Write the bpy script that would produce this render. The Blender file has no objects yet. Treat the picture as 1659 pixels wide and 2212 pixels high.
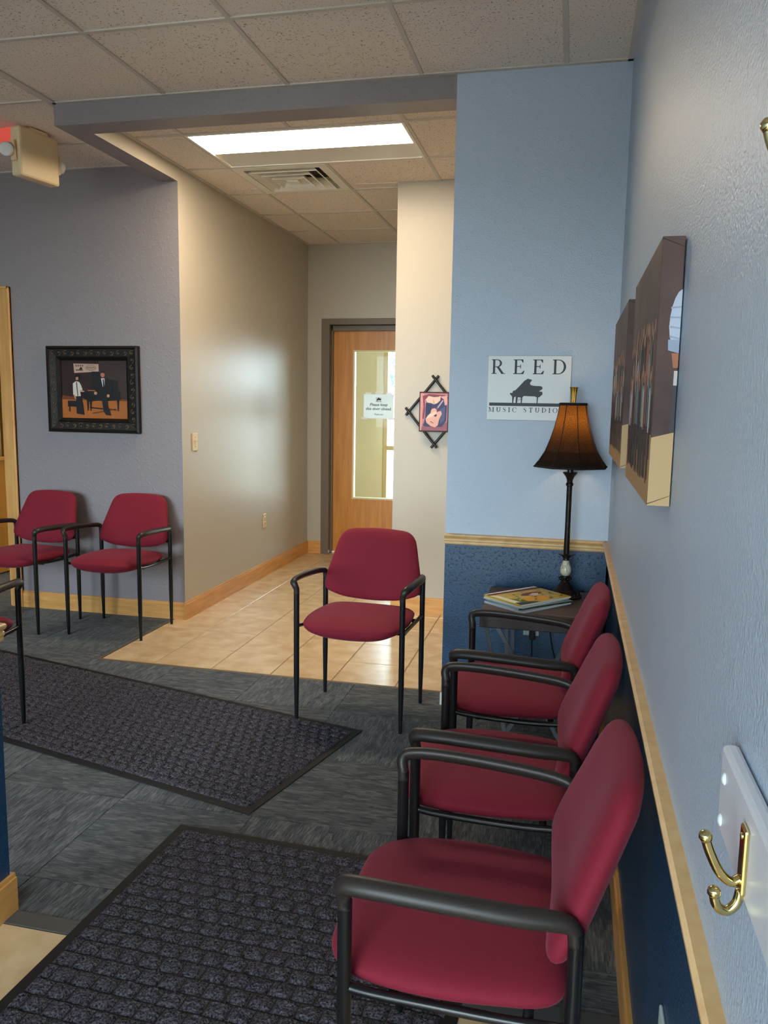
import bpy, bmesh, math, random
from mathutils import Vector, Matrix, Euler

S = bpy.context.scene
COL = S.collection
rnd = random.Random(7)
PI = math.pi

# ------------------------------------------------------------------ camera
cam_d = bpy.data.cameras.new('camera')
cam = bpy.data.objects.new('camera', cam_d); COL.objects.link(cam)
YAW, PITCH, ROLL, F = 0.2272, -0.1354, 0.0159, 1743.7
_f = Vector((-math.sin(YAW)*math.cos(PITCH), math.cos(YAW)*math.cos(PITCH), math.sin(PITCH)))
_r = Vector((math.cos(YAW), math.sin(YAW), 0)); _u = _r.cross(_f)
_c, _s = math.cos(ROLL), math.sin(ROLL)
R_, U_ = _c*_r + _s*_u, -_s*_r + _c*_u
M = Matrix((R_, U_, -_f)).transposed().to_4x4()
M.translation = (-0.1741, -3.6917, 1.4328)
cam.matrix_world = M
cam_d.sensor_fit = 'HORIZONTAL'; cam_d.sensor_width = 36; cam_d.lens = F/1659*36
cam_d.clip_start = 0.02
S.camera = cam

# ------------------------------------------------------------------ light, exposure
S.view_settings.view_transform = 'Standard'; S.view_settings.look = 'None'
S.view_settings.gamma = 1; S.view_settings.use_curve_mapping = False
S.view_settings.exposure = 0.85
SKY = 11.0            # overcast sky outside the windows
HALL_LENS = 21.5     # ceiling light of the hall
OFFICE_LENS = 9.0
BULB_W = 2.1
w = bpy.data.worlds.new('sky'); S.world = w; w.use_nodes = True
bg = w.node_tree.nodes['Background']; bg.inputs[0].default_value = (0.76, 0.89, 1.0, 1); bg.inputs[1].default_value = SKY
try:
    S.cycles.use_denoising = True
    S.cycles.max_bounces = 10; S.cycles.diffuse_bounces = 6; S.cycles.transparent_max_bounces = 12
    S.cycles.sample_clamp_indirect = 6.0
except Exception: pass

def portal(name, loc, rot, sx, sy):
    d = bpy.data.lights.new(name, 'AREA'); d.shape = 'RECTANGLE'; d.size = sx; d.size_y = sy
    d.cycles.is_portal = True
    o = bpy.data.objects.new(name, d); COL.objects.link(o); o.location = loc; o.rotation_euler = rot
    return o
portal('window_portal', (-3.7, -5.19, 1.45), (PI/2, 0, 0), 3.0, 1.9)
portal('entry_portal', (-0.82, -5.19, 1.1), (PI/2, 0, 0), 1.5, 2.1)
portal('vestibule_portal', (-1.45, 5.49, 1.35), (-PI/2, 0, 0), 1.7, 2.3)

# ------------------------------------------------------------------ materials
def lin(*c):
    return tuple(((v/255)/12.92 if v/255 <= .04045 else ((v/255+.055)/1.055)**2.4) for v in c) + (1,)
def mat(name, col, rough=.5, metal=0, spec=.5, var=0, vscale=8, stretch=(1,1,1), bump=0, bscale=200, bdist=.002,
        col2=None, emit=None, estr=0, splat=0, coat=0, rnd_off=False, detail=4, ramp=(.32, .68), sscale=48):
    m = bpy.data.materials.new(name); m.use_nodes = True
    nt = m.node_tree; b = nt.nodes['Principled BSDF']
    b.inputs['Base Color'].default_value = col; b.inputs['Roughness'].default_value = rough
    b.inputs['Metallic'].default_value = metal; b.inputs['Specular IOR Level'].default_value = spec
    b.inputs['Coat Weight'].default_value = coat
    tc = nt.nodes.new('ShaderNodeTexCoord'); vec = tc.outputs['Object']
    if rnd_off:
        oi = nt.nodes.new('ShaderNodeObjectInfo'); ad = nt.nodes.new('ShaderNodeVectorMath'); ad.operation = 'ADD'
        mu = nt.nodes.new('ShaderNodeMath'); mu.operation = 'MULTIPLY'; mu.inputs[1].default_value = 37
        nt.links.new(oi.outputs['Random'], mu.inputs[0]); nt.links.new(vec, ad.inputs[0]); nt.links.new(mu.outputs[0], ad.inputs[1])
        vec = ad.outputs[0]
    if var or col2:
        mp = nt.nodes.new('ShaderNodeMapping'); mp.inputs['Scale'].default_value = stretch
        nz = nt.nodes.new('ShaderNodeTexNoise'); nz.inputs['Scale'].default_value = vscale; nz.inputs['Detail'].default_value = detail
        cr = nt.nodes.new('ShaderNodeValToRGB'); cr.color_ramp.elements[0].position = ramp[0]; cr.color_ramp.elements[1].position = ramp[1]
        c2 = col2 or tuple(v*(1-var) for v in col[:3]) + (1,)
        cr.color_ramp.elements[0].color = c2; cr.color_ramp.elements[1].color = col
        nt.links.new(vec, mp.inputs[0]); nt.links.new(mp.outputs[0], nz.inputs['Vector'])
        nt.links.new(nz.outputs['Fac'], cr.inputs[0]); nt.links.new(cr.outputs[0], b.inputs['Base Color'])
    if bump or splat:
        bp = nt.nodes.new('ShaderNodeBump'); bp.inputs['Strength'].default_value = 1; bp.inputs['Distance'].default_value = bdist
        n2 = nt.nodes.new('ShaderNodeTexNoise'); n2.inputs['Scale'].default_value = bscale; n2.inputs['Detail'].default_value = 3
        nt.links.new(vec, n2.inputs['Vector'])
        h = nt.nodes.new('ShaderNodeMath'); h.operation = 'MULTIPLY'; h.inputs[1].default_value = bump
        nt.links.new(n2.outputs['Fac'], h.inputs[0]); out = h.outputs[0]
        if splat:
            n3 = nt.nodes.new('ShaderNodeTexNoise'); n3.inputs['Scale'].default_value = sscale; n3.inputs['Detail'].default_value = 2
            nt.links.new(vec, n3.inputs['Vector'])
            mr = nt.nodes.new('ShaderNodeMapRange'); mr.inputs[1].default_value = .58; mr.inputs[2].default_value = .68
            nt.links.new(n3.outputs['Fac'], mr.inputs[0])
            m3 = nt.nodes.new('ShaderNodeMath'); m3.operation = 'MULTIPLY_ADD'; m3.inputs[1].default_value = splat
            nt.links.new(mr.outputs[0], m3.inputs[0]); nt.links.new(out, m3.inputs[2]); out = m3.outputs[0]
        nt.links.new(out, bp.inputs['Height']); nt.links.new(bp.outputs[0], b.inputs['Normal'])
    if emit:
        b.inputs['Emission Color'].default_value = emit; b.inputs['Emission Strength'].default_value = estr
    return m

BLUE = (.45, .54, .655, 1); GREYBLUE = (.275, .245, .255, 1); NAVY = (.014, .056, .122, 1); CREAM = (.50, .455, .375, 1)
m_blue = mat('blue_wall_paint', BLUE, .40, spec=.9, bump=.8, bscale=190, bdist=.0022, splat=.22)
m_grey = mat('grey_blue_wall_paint', GREYBLUE, .42, spec=.4, bump=.45, bscale=170, bdist=.0016, splat=.5)
m_navy = mat('navy_wall_paint', NAVY, .34, spec=.5, bump=.4, bscale=150, bdist=.002, splat=.45, sscale=75)
m_cream = mat('cream_wall_paint', CREAM, .38, spec=.5, bump=.25, bscale=120, bdist=.0008)
m_plain = mat('beige_plaster', (.60, .57, .44, 1), .6)
m_white = mat('white_plaster', (.8, .78, .72, 1), .7)
m_slab = mat('concrete_slab', (.25, .24, .22, 1), .9)
m_ctile = mat('ceiling_tile_board', (.86, .77, .68, 1), .95, spec=.1, col2=(.30, .26, .22, 1), ramp=(.30, .40), vscale=120, bump=.6, bscale=190, bdist=.0015, rnd_off=True, detail=2)
m_grid = mat('ceiling_grid_metal', (.62, .57, .51, 1), .5, spec=.3)
m_maple = mat('maple_wood', lin(222, 166, 96), .38, spec=.5, col2=lin(202, 144, 76), vscale=3, stretch=(14, 1.5, 14), bump=.1, bscale=90, bdist=.0006)
m_maple_x = mat('maple_wood_along', lin(222, 166, 96), .38, spec=.5, col2=lin(202, 144, 76), vscale=3, stretch=(1.5, 14, 14))
m_maple_z = mat('maple_wood_upright', lin(222, 168, 98), .38, spec=.5, col2=lin(204, 146, 78), vscale=3, stretch=(14, 14, 1.2))
m_rail = mat('pale_rail_wood', lin(228, 188, 130), .36, spec=.5, col2=lin(212, 168, 108), vscale=3, stretch=(10, 10, 10))
m_oak = mat('oak_veneer', lin(212, 146, 62), .35, spec=.5, col2=lin(188, 120, 44), vscale=4, stretch=(9, 9, .55), detail=6)
m_steel = mat('taupe_door_frame_paint', lin(112, 100, 84), .45)
m_edge = mat('pale_end_paint', lin(205, 198, 188), .6)
m_tile = mat('sand_ceramic', lin(214, 188, 148), .26, spec=.55, col2=lin(196, 164, 120), vscale=9, bump=.25, bscale=60, bdist=.0008, rnd_off=True, detail=6)
m_grout = mat('grout', lin(140, 116, 84), .9)
m_strip = mat('rubber_strip', lin(72, 71, 69), .6)
m_tstrip = mat('brown_edge_strip', lin(112, 90, 62), .6)

def carpet_mat():
    m = bpy.data.materials.new('striated_carpet'); m.use_nodes = True; nt = m.node_tree; b = nt.nodes['Principled BSDF']
    b.inputs['Roughness'].default_value = .95; b.inputs['Specular IOR Level'].default_value = .12
    b.inputs['Sheen Weight'].default_value = .15
    tc = nt.nodes.new('ShaderNodeTexCoord'); oi = nt.nodes.new('ShaderNodeObjectInfo')
    mu = nt.nodes.new('ShaderNodeMath'); mu.operation = 'MULTIPLY'; mu.inputs[1].default_value = 53
    ad = nt.nodes.new('ShaderNodeVectorMath'); ad.operation = 'ADD'
    nt.links.new(oi.outputs['Random'], mu.inputs[0]); nt.links.new(tc.outputs['Object'], ad.inputs[0]); nt.links.new(mu.outputs[0], ad.inputs[1])
    def nz(sc, stretch, d):
        mp = nt.nodes.new('ShaderNodeMapping'); mp.inputs['Scale'].default_value = stretch
        n = nt.nodes.new('ShaderNodeTexNoise'); n.inputs['Scale'].default_value = sc; n.inputs['Detail'].default_value = d
        nt.links.new(ad.outputs[0], mp.inputs[0]); nt.links.new(mp.outputs[0], n.inputs['Vector']); return n
    n2 = nz(30, (.8, 8, 1), 3)
    mp = nt.nodes.new('ShaderNodeMapping'); mp.inputs['Scale'].default_value = (17, 62, 1)
    vo = nt.nodes.new('ShaderNodeTexVoronoi'); vo.distance = 'CHEBYCHEV'; vo.inputs['Scale'].default_value = 1.0; vo.inputs['Randomness'].default_value = .8
    nt.links.new(ad.outputs[0], mp.inputs[0]); nt.links.new(mp.outputs[0], vo.inputs['Vector'])
    sp = nt.nodes.new('ShaderNodeSeparateColor'); nt.links.new(vo.outputs['Color'], sp.inputs[0])
    h = nt.nodes.new('ShaderNodeMath'); h.operation = 'MULTIPLY'; h.inputs[1].default_value = .24
    mx = nt.nodes.new('ShaderNodeMath'); mx.operation = 'MULTIPLY_ADD'; mx.inputs[1].default_value = .95
    nt.links.new(sp.outputs[0], h.inputs[0]); nt.links.new(n2.outputs['Fac'], mx.inputs[0]); nt.links.new(h.outputs[0], mx.inputs[2])
    cr = nt.nodes.new('ShaderNodeValToRGB'); e = cr.color_ramp.elements
    e[0].position = .42; e[0].color = lin(42, 43, 46); e[1].position = .80; e[1].color = lin(100, 99, 97)
    k = e.new(.56); k.color = lin(62, 63, 66); k = e.new(.66); k.color = lin(76, 77, 75)
    nt.links.new(mx.outputs[0], cr.inputs[0]); nt.links.new(cr.outputs[0], b.inputs['Base Color'])
    bp = nt.nodes.new('ShaderNodeBump'); bp.inputs['Strength'].default_value = .8; bp.inputs['Distance'].default_value = .003
    nt.links.new(n2.outputs['Fac'], bp.inputs['Height']); nt.links.new(bp.outputs[0], b.inputs['Normal'])
    return m
m_carpet = carpet_mat()
m_pile = mat('charcoal_pile', lin(98, 93, 101), .95, spec=.1, col2=lin(22, 20, 25), vscale=210, bump=1, bscale=320, bdist=.004, detail=2)
m_matbase = mat('black_mat_rubber', lin(26, 25, 26), .7, spec=.25)
m_fabric = mat('burgundy_fabric', (.21, .012, .027, 1), .82, spec=.25, var=.14, vscale=700, bump=.3, bscale=900, bdist=.0006)
for _m in (m_fabric,):
    _b = _m.node_tree.nodes['Principled BSDF']; _b.inputs['Sheen Weight'].default_value = .12; _b.inputs['Sheen Roughness'].default_value = .45
    _b.inputs['Sheen Tint'].default_value = (.85, .35, .5, 1)
m_black = mat('black_powder_coat', (.008, .008, .009, 1), .28, spec=.4)
m_arm = mat('black_arm_plastic', (.026, .020, .017, 1), .42, spec=.35, bump=.15, bscale=500, bdist=.0004)
m_dwood = mat('dark_walnut', lin(58, 42, 36), .42, col2=lin(40, 28, 25), vscale=5, stretch=(1.2, 14, 14))
m_twood = mat('table_top_walnut', lin(92, 66, 50), .4, col2=lin(66, 46, 36), vscale=5, stretch=(1.2, 14, 14))
m_tleg = mat('grey_metal_leg', lin(92, 95, 102), .45, metal=.2)
m_bronze = mat('dark_bronze', lin(52, 42, 36), .38, metal=.6, col2=lin(30, 24, 22), vscale=30)
m_gold = mat('gold_metal', lin(214, 164, 70), .28, metal=1)
m_brass = mat('polished_brass', lin(206, 186, 128), .13, metal=1)
m_ivory = mat('ivory_plastic', lin(222, 198, 150), .4)
m_socket = mat('dark_slot', (.02, .018, .015, 1), .6)
m_pale = mat('pale_outlet_plastic', lin(188, 200, 196), .4)
m_board = mat('white_lacquer_board', (.70, .70, .74, 1), .3, spec=.5)
m_screw = mat('white_screw_cap', (.75, .82, .88, 1), .35)
m_paper = mat('white_paper', (.82, .84, .84, 1), .7)
def paper_mat():
    m = mat('thin_notice_paper', (.84, .86, .86, 1), .7); nt = m.node_tree; t = nt.nodes.new('ShaderNodeBsdfTranslucent'); t.inputs[0].default_value = (.85, .88, .88, 1)
    mx = nt.nodes.new('ShaderNodeMixShader'); mx.inputs[0].default_value = .4
    nt.links.new(nt.nodes['Principled BSDF'].outputs[0], mx.inputs[1]); nt.links.new(t.outputs[0], mx.inputs[2]); nt.links.new(mx.outputs[0], nt.nodes['Material Output'].inputs[0]); return m
m_notice = paper_mat()
m_tape = mat('clear_tape', (.9, .9, .88, 1), .3)
m_ink = mat('grey_ink', (.05, .055, .06, 1), .7)
m_signface = mat('silver_white_sign_panel', (.66, .68, .67, 1), .34, spec=.6)
m_signink = mat('charcoal_sign_ink', (.022, .028, .034, 1), .5)
m_lampwhite = mat('fixture_white', (.82, .80, .74, 1), .4)
m_vent = mat('vent_white', (.84, .81, .72, 1), .45)
m_dark = mat('duct_dark', (.06, .055, .05, 1), .8)
m_lens = mat('lit_hall_lens', (.9, .9, .9, 1), .5, emit=(1, .82, .60, 1), estr=HALL_LENS)
m_olens = mat('lit_office_lens', (.9, .9, .9, 1), .5, emit=(1, .78, .5, 1), estr=OFFICE_LENS)
m_unit = mat('ivory_unit_plastic', lin(226, 204, 160), .45)
m_red = mat('red_exit_panel', (.6, .05, .04, 1), .4, emit=(1, .15, .1, 1), estr=.22)
m_clear = mat('lamp_head_white', (.8, .8, .76, 1), .25)

def glass_mat():
    m = bpy.data.materials.new('window_glass'); m.use_nodes = True; nt = m.node_tree; nt.nodes.clear()
    o = nt.nodes.new('ShaderNodeOutputMaterial'); t = nt.nodes.new('ShaderNodeBsdfTransparent'); g = nt.nodes.new('ShaderNodeBsdfGlossy')
    t.inputs[0].default_value = (.94, .97, .96, 1); g.inputs['Roughness'].default_value = .02
    fr = nt.nodes.new('ShaderNodeFresnel'); fr.inputs[0].default_value = 1.18; mx = nt.nodes.new('ShaderNodeMixShader')
    nt.links.new(fr.outputs[0], mx.inputs[0]); nt.links.new(t.outputs[0], mx.inputs[1]); nt.links.new(g.outputs[0], mx.inputs[2]); nt.links.new(mx.outputs[0], o.inputs[0])
    return m
m_glass = glass_mat()
def shade_mat():
    m = bpy.data.materials.new('black_lamp_shade_cloth'); m.use_nodes = True; nt = m.node_tree
    b = nt.nodes['Principled BSDF']; b.inputs['Base Color'].default_value = (.006, .005, .005, 1); b.inputs['Roughness'].default_value = .85
    b.inputs['Specular IOR Level'].default_value = .15
    t = nt.nodes.new('ShaderNodeBsdfTranslucent'); t.inputs[0].default_value = (.92, .42, .08, 1)
    tc = nt.nodes.new('ShaderNodeTexCoord'); n = nt.nodes.new('ShaderNodeTexNoise'); n.inputs['Scale'].default_value = 260
    mr = nt.nodes.new('ShaderNodeMapRange'); mr.inputs[3].default_value = .02; mr.inputs[4].default_value = .075
    mr.inputs[1].default_value = .3; mr.inputs[2].default_value = .7
    mx = nt.nodes.new('ShaderNodeMixShader')
    nt.links.new(tc.outputs['Object'], n.inputs['Vector']); nt.links.new(n.outputs['Fac'], mr.inputs[0]); nt.links.new(mr.outputs[0], mx.inputs[0])
    nt.links.new(b.outputs[0], mx.inputs[1]); nt.links.new(t.outputs[0], mx.inputs[2])
    nt.links.new(mx.outputs[0], nt.nodes['Material Output'].inputs[0])
    return m
m_shade = shade_mat()
def crackle_mat():
    m = mat('cracked_ivory_stone', lin(206, 200, 178), .22, spec=.6); nt = m.node_tree; b = nt.nodes['Principled BSDF']
    tc = nt.nodes.new('ShaderNodeTexCoord'); v = nt.nodes.new('ShaderNodeTexVoronoi'); v.feature = 'DISTANCE_TO_EDGE'; v.inputs['Scale'].default_value = 34
    cr = nt.nodes.new('ShaderNodeValToRGB'); cr.color_ramp.elements[0].position = .0; cr.color_ramp.elements[1].position = .035
    cr.color_ramp.elements[0].color = lin(90, 70, 50); cr.color_ramp.elements[1].color = lin(208, 202, 180)
    nt.links.new(tc.outputs['Object'], v.inputs['Vector']); nt.links.new(v.outputs['Distance'], cr.inputs[0]); nt.links.new(cr.outputs[0], b.inputs['Base Color'])
    return m
m_crackle = crackle_mat()
_flat = {}
def flat(r, g, b, rough=.5):
    k = (r, g, b, rough)
    if k not in _flat: _flat[k] = mat('print_colour', lin(r, g, b), rough, spec=.35)
    return _flat[k]

# ------------------------------------------------------------------ mesh helpers
class MB:
    def __init__(s): s.v = []; s.f = []; s.m = []; s.mats = []
    def mi(s, m):
        if m is None: return 0
        if m not in s.mats: s.mats.append(m)
        return s.mats.index(m)
    def add(s, vs, fs, m=None):
        o = len(s.v); s.v += [tuple(p) for p in vs]; k = s.mi(m)
        for f in fs: s.f.append(tuple(o+i for i in f)); s.m.append(k)
        return s
    def box(s, a, b, m=None, fm=None):
        (x0, y0, z0), (x1, y1, z1) = a, b
        vs = [(x0,y0,z0),(x1,y0,z0),(x1,y1,z0),(x0,y1,z0),(x0,y0,z1),(x1,y0,z1),(x1,y1,z1),(x0,y1,z1)]
        fs = dict(bottom=(0,3,2,1), top=(4,5,6,7), front=(0,1,5,4), right=(1,2,6,5), back=(2,3,7,6), left=(3,0,4,7))
        for k, f in fs.items(): s.add(vs, [f], (fm or {}).get(k, m))
        return s
    def rbox(s, a, b, r, m=None):      # box with chamfered edges
        (x0, y0, z0), (x1, y1, z1) = a, b
        bm = bmesh.new(); bmesh.ops.create_cube(bm, size=1)
        for v in bm.verts: v.co = Vector(((x0+x1)/2+v.co.x*(x1-x0), (y0+y1)/2+v.co.y*(y1-y0), (z0+z1)/2+v.co.z*(z1-z0)))
        bmesh.ops.bevel(bm, geom=bm.edges[:], offset=r, segments=2, profile=.5, affect='EDGES')
        bm.verts.index_update(); s.add([v.co[:] for v in bm.verts], [[v.index for v in f.verts] for f in bm.faces], m); bm.free()
        return s
    def tube(s, path, rad, n=10, m=None, cap=True, up=None):   # rad: number, list, or list of (ra, rb)
        P = [Vector(p) for p in path]; N = len(P)
        if not isinstance(rad, (list, tuple)): rad = [rad]*N
        rings = []; t0 = (P[1]-P[0]).normalized()
        ref = Vector(up) if up else (Vector((0,0,1)) if abs(t0.z) < .9 else Vector((1,0,0)))
        a = (ref - t0*ref.dot(t0)).normalized()
        for i in range(N):
            t = (P[min(i+1,N-1)]-P[max(i-1,0)]).normalized()
            a = (a - t*a.dot(t)).normalized(); b = t.cross(a)
            ra, rb = rad[i] if isinstance(rad[i], (list, tuple)) else (rad[i], rad[i])
            rings.append([P[i] + a*ra*math.cos(2*PI*k/n) + b*rb*math.sin(2*PI*k/n) for k in range(n)])
        vs = [p for r in rings for p in r]
        fs = [(i*n+k, i*n+(k+1)%n, (i+1)*n+(k+1)%n, (i+1)*n+k) for i in range(N-1) for k in range(n)]
        if cap: fs += [tuple(range(n))[::-1], tuple(range((N-1)*n, N*n))]
        return s.add(vs, fs, m)
    def lathe(s, prof, c=(0,0,0), n=24, m=None, twist=0, cap=True):
        vs = []; N = len(prof)
        for r, z in prof:
            for k in range(n):
                t = 2*PI*k/n+twist; vs.append((c[0]+r*math.cos(t), c[1]+r*math.sin(t), c[2]+z))
        fs = [(i*n+k, i*n+(k+1)%n, (i+1)*n+(k+1)%n, (i+1)*n+k) for i in range(N-1) for k in range(n)]
        if cap: fs += [tuple(range(n))[::-1], tuple(range((N-1)*n, N*n))]
        return s.add(vs, fs, m)
    def ball(s, c, r, m=None, n=8, sc=(1,1,1)):
        vs = []; k = n//2
        for i in range(1, k):
            for j in range(n):
                a, b = PI*i/k, 2*PI*j/n
                vs.append((c[0]+r*sc[0]*math.sin(a)*math.cos(b), c[1]+r*sc[1]*math.sin(a)*math.sin(b), c[2]+r*sc[2]*math.cos(a)))
        vs += [(c[0],c[1],c[2]+r*sc[2]), (c[0],c[1],c[2]-r*sc[2])]; T, B = len(vs)-2, len(vs)-1
        fs = [(i*n+j, (i+1)*n+j, (i+1)*n+(j+1)%n, i*n+(j+1)%n) for i in range(k-2) for j in range(n)]
        fs += [(T, j, (j+1)%n) for j in range(n)] + [(B, (k-2)*n+(j+1)%n, (k-2)*n+j) for j in range(n)]
        return s.add(vs, fs, m)
    def sheet(s, pts, m=None): return s.add(pts, [tuple(range(len(pts)))], m)
    def mesh(s, name, m=None, smooth=False):
        me = bpy.data.meshes.new(name); me.from_pydata(s.v, [], s.f)
        mats = s.mats or [m]
        for x in mats: me.materials.append(x)
        if s.mats: me.polygons.foreach_set('material_index', s.m)
        if smooth: me.polygons.foreach_set('use_smooth', [True]*len(me.polygons))
        me.update(); return me
    def build(s, name, m=None, parent=None, smooth=False, loc=None, rot=None, angle=None):
        me = s.mesh(name, m, smooth or angle is not None)
        if angle is not None: me.set_sharp_from_angle(angle=math.radians(angle))
        return link(name, me, parent, loc, rot)
def link(name, me, parent=None, loc=None, rot=None):
    o = bpy.data.objects.new(name, me); COL.objects.link(o)
    if loc: o.location = loc
    if rot: o.rotation_euler = rot
    if parent is not None: o.parent = parent
    return o
def tag(o, label, cat, group=None):
    o['label'] = label; o['category'] = cat
    if group: o['group'] = group
    return o
def empty(name, loc=(0,0,0), rz=0):
    o = bpy.data.objects.new(name, None); COL.objects.link(o); o.location = loc; o.rotation_euler = (0,0,rz); o.empty_display_size = .1
    return o
def struct(o): o['kind'] = 'structure'; return o
def copy_tree(o, parent=None):
    c = o.copy(); COL.objects.link(c)
    if parent is not None: c.parent = parent
    for ch in [x for x in bpy.data.objects if x.parent == o]: copy_tree(ch, c)
    return c
def smooth_path(pts, n=4):
    P = [Vector(p) for p in pts]; out = []
    for i in range(len(P)-1):
        a, b, c, d = P[max(i-1,0)], P[i], P[i+1], P[min(i+2,len(P)-1)]
        for k in range(n):
            t = k/n
            out.append(.5*((2*b)+(c-a)*t+(2*a-5*b+4*c-d)*t*t+(3*b-a-3*c+d)*t**3))
    out.append(P[-1]); return out

# ================================================================== STRUCTURE
W1, W2, W3, T1 = .7321, 2.590, 1.3446, .125
YL, YB, YC = 1.030, 3.530, 1.6246
HC, HH, ZS, ZR = 2.846, 2.8326, 2.7467, .832
XL, YF = -5.6, -5.2      # far left wall and the front wall behind the camera
TOP = 3.0
XS = W2 + T1             # outer side of the soffit

def wall(name, boxes, base):
    b = MB()
    for a, c, *fm in boxes: b.box(a, c, base, fm[0] if fm else None)
    return struct(b.build(name))
two = ZR - .04
# right wall: navy below the rail, light blue above
wall('wall_right', [((0, YF, two), (.12, T1, TOP)), ((.010, YF, 0), (.12, T1, two), dict(left=m_navy, front=m_navy))], m_blue)
wall('wall_back', [((-W1, 0, two), (0, T1, TOP), dict(back=m_cream, left=m_cream)), ((-W1, 0, 0), (.02, T1, two), dict(front=m_navy, back=m_cream, left=m_cream))], m_blue)
wall('wall_header', [((-XS, 0, ZS), (-W1, .144, TOP), dict(back=m_cream)), ((-XS, .144, ZS), (-W2, YL, TOP), dict(right=m_cream))], m_grey)
DX0, DX1, DH = -4.675, -3.880, 2.055      # doorway to the lit office
wall('wall_left', [((DX1, YL, 0), (-XS, YL+.13, TOP)), ((XL, YL, 0), (DX0, YL+.13, TOP)), ((DX0, YL, DH), (DX1, YL+.13, TOP))], m_grey)
wall('wall_hall_left', [((-XS, YL, 0), (-W2, YB+.13, TOP), dict(left=m_white, front=m_grey))], m_cream)
HD0, HD1, HDH = -2.377, -1.43, 2.122    # hall doorway
wall('wall_hall_back', [((-W2, YB, 0), (HD0, YB+.13, TOP)), ((HD1, YB, 0), (1.2, YB+.13, TOP)), ((HD0, YB, HDH), (HD1, YB+.13, TOP))], m_cream)
wall('wall_hall_right', [((-W3, YC, 0), (1.2, YB, TOP))], m_cream)
wall('wall_hall_end', [((1.2, 0, 0), (1.32, YB, TOP)), ((.0, .0, 0), (1.2, T1, TOP))], m_cream)
wall('wall_far_left', [((XL-.12, YF, 0), (XL, YL, TOP))], m_grey)
# wall behind the camera, with a wide window and the glazed entry
wall('wall_front', [((XL, YF-.15, 0), (-5.2, YF, TOP)), ((-2.2, YF-.15, 0), (-1.57, YF, TOP)), ((-.07, YF-.15, 0), (.12, YF, TOP)),
                    ((-5.2, YF-.15, 0), (-2.2, YF, .5)), ((-5.2, YF-.15, 2.4), (-2.2, YF, TOP)), ((-1.57, YF-.15, 2.15), (-.07, YF, TOP))], m_grey)
wall('wall_entry', [((-1.756, YF, two), (-1.645, -1.886, TOP)), ((-1.756, YF, 0), (-1.645, -1.886, two), dict(right=m_navy, back=m_navy))], m_blue)
# office beyond the left doorway
wall('wall_office', [((XL, YL+.13, 0), (XL+.02, YB, TOP)), ((XL, YB, 0), (-XS, YB+.1, TOP))], mat('office_paint', (.72, .66, .52, 1), .6))
# glazed vestibule beyond the hall door
wall('wall_vestibule', [((-3.4, YB+.13, 0), (-3.3, 5.5, TOP)), ((-3.4, 5.5, 0), (-2.335, 5.62, TOP)), ((-.5, YB+.13, 0), (-.4, 5.62, TOP)),
                        ((-2.335, 5.5, 0), (-.5, 5.62, .2)), ((-2.335, 5.5, 2.5), (-.5, 5.62, TOP))], m_plain)

# ---------------- floor with carpet tiles and ceramic tiles
floor = struct(MB().box((XL-.1, YF-.15, -.1), (1.32, 5.62, -.012), m_slab).build('floor'))
_tm = {}
def floor_tile(name, x0, x1, y0, y1, m, gap, rot=0, top=0.0, jit=0):
    sx, sy = round(x1-x0-gap, 4), round(y1-y0-gap, 4)
    if sx < .02 or sy < .02: return
    if rot: sx, sy = sy, sx
    k = (name, sx, sy)
    if k not in _tm:
        c = .0016; b = MB(); hx, hy = sx/2, sy/2
        vs = [(-hx,-hy,-.012),(hx,-hy,-.012),(hx,hy,-.012),(-hx,hy,-.012),(-hx,-hy,-c),(hx,-hy,-c),(hx,hy,-c),(-hx,hy,-c),
              (-hx+c,-hy+c,0),(hx-c,-hy+c,0),(hx-c,hy-c,0),(-hx+c,hy-c,0)]
        b.add(vs, [(0,3,2,1),(0,1,5,4),(1,2,6,5),(2,3,7,6),(3,0,4,7),(4,5,9,8),(5,6,10,9),(6,7,11,10),(7,4,8,11),(8,9,10,11)])
        _tm[k] = b.mesh(name, m)
    o = link(name, _tm[k], floor, ((x0+x1)/2, (y0+y1)/2, top + (rnd.uniform(-jit, jit) if jit else 0)), (0, 0, PI/2 if rot else 0))
def clip_grid(name, ox, oy, px, py, region, m, gap, checker=False, jit=0, top=0):
    X0, X1, Y0, Y1 = region
    for i in range(math.floor((X0-ox)/px), math.ceil((X1-ox)/px)):
        for j in range(math.floor((Y0-oy)/py), math.ceil((Y1-oy)/py)):
            floor_tile(name, max(X0, ox+i*px), min(X1, ox+(i+1)*px), max(Y0, oy+j*py), min(Y1, oy+(j+1)*py), m, gap,
                       rot=(1 if checker and (i+j) % 2 else 0), jit=jit, top=top)
for reg in ((-5.7, -2.7, YF, YL), (-2.7, -1.7, YF, .150), (-1.7, 0.01, -1.877, .150), (-2.7, -2.668, .150, YL)):
    clip_grid('carpet_tile', -1.2, -1.2235, .5, .5, reg, m_carpet, .0008, checker=True)
clip_grid('ceramic_tile', -2.343, .492, .337, .348, (-2.662, -.3, .163, YB), m_tile, .005, jit=.0004)
clip_grid('ceramic_tile', -1.636, -1.93, .337, .345, (-1.643, 0.01, YF, -1.934), m_tile, .005, jit=.0004)
MB().box((-2.66, .16, -.012), (-.3, YB, -.0025), m_grout).box((-1.64, YF, -.012), (0, -1.93, -.0025), m_grout).build('grout_bed', parent=floor)
MB().box((-2.668, .150, -.012), (-W1, .163, .003), m_tstrip).box((-2.668, .163, -.012), (-2.662, YL, .002), m_tstrip).build('edge_strip', parent=floor)
MB().rbox((-1.643, -1.934, -.012), (.01, -1.877, .002), .001, m_strip).build('threshold_strip', parent=floor)
MB().box((XL, YL, -.012), (-XS, YB, -.001), m_carpet).build('office_carpet', parent=floor)
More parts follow.
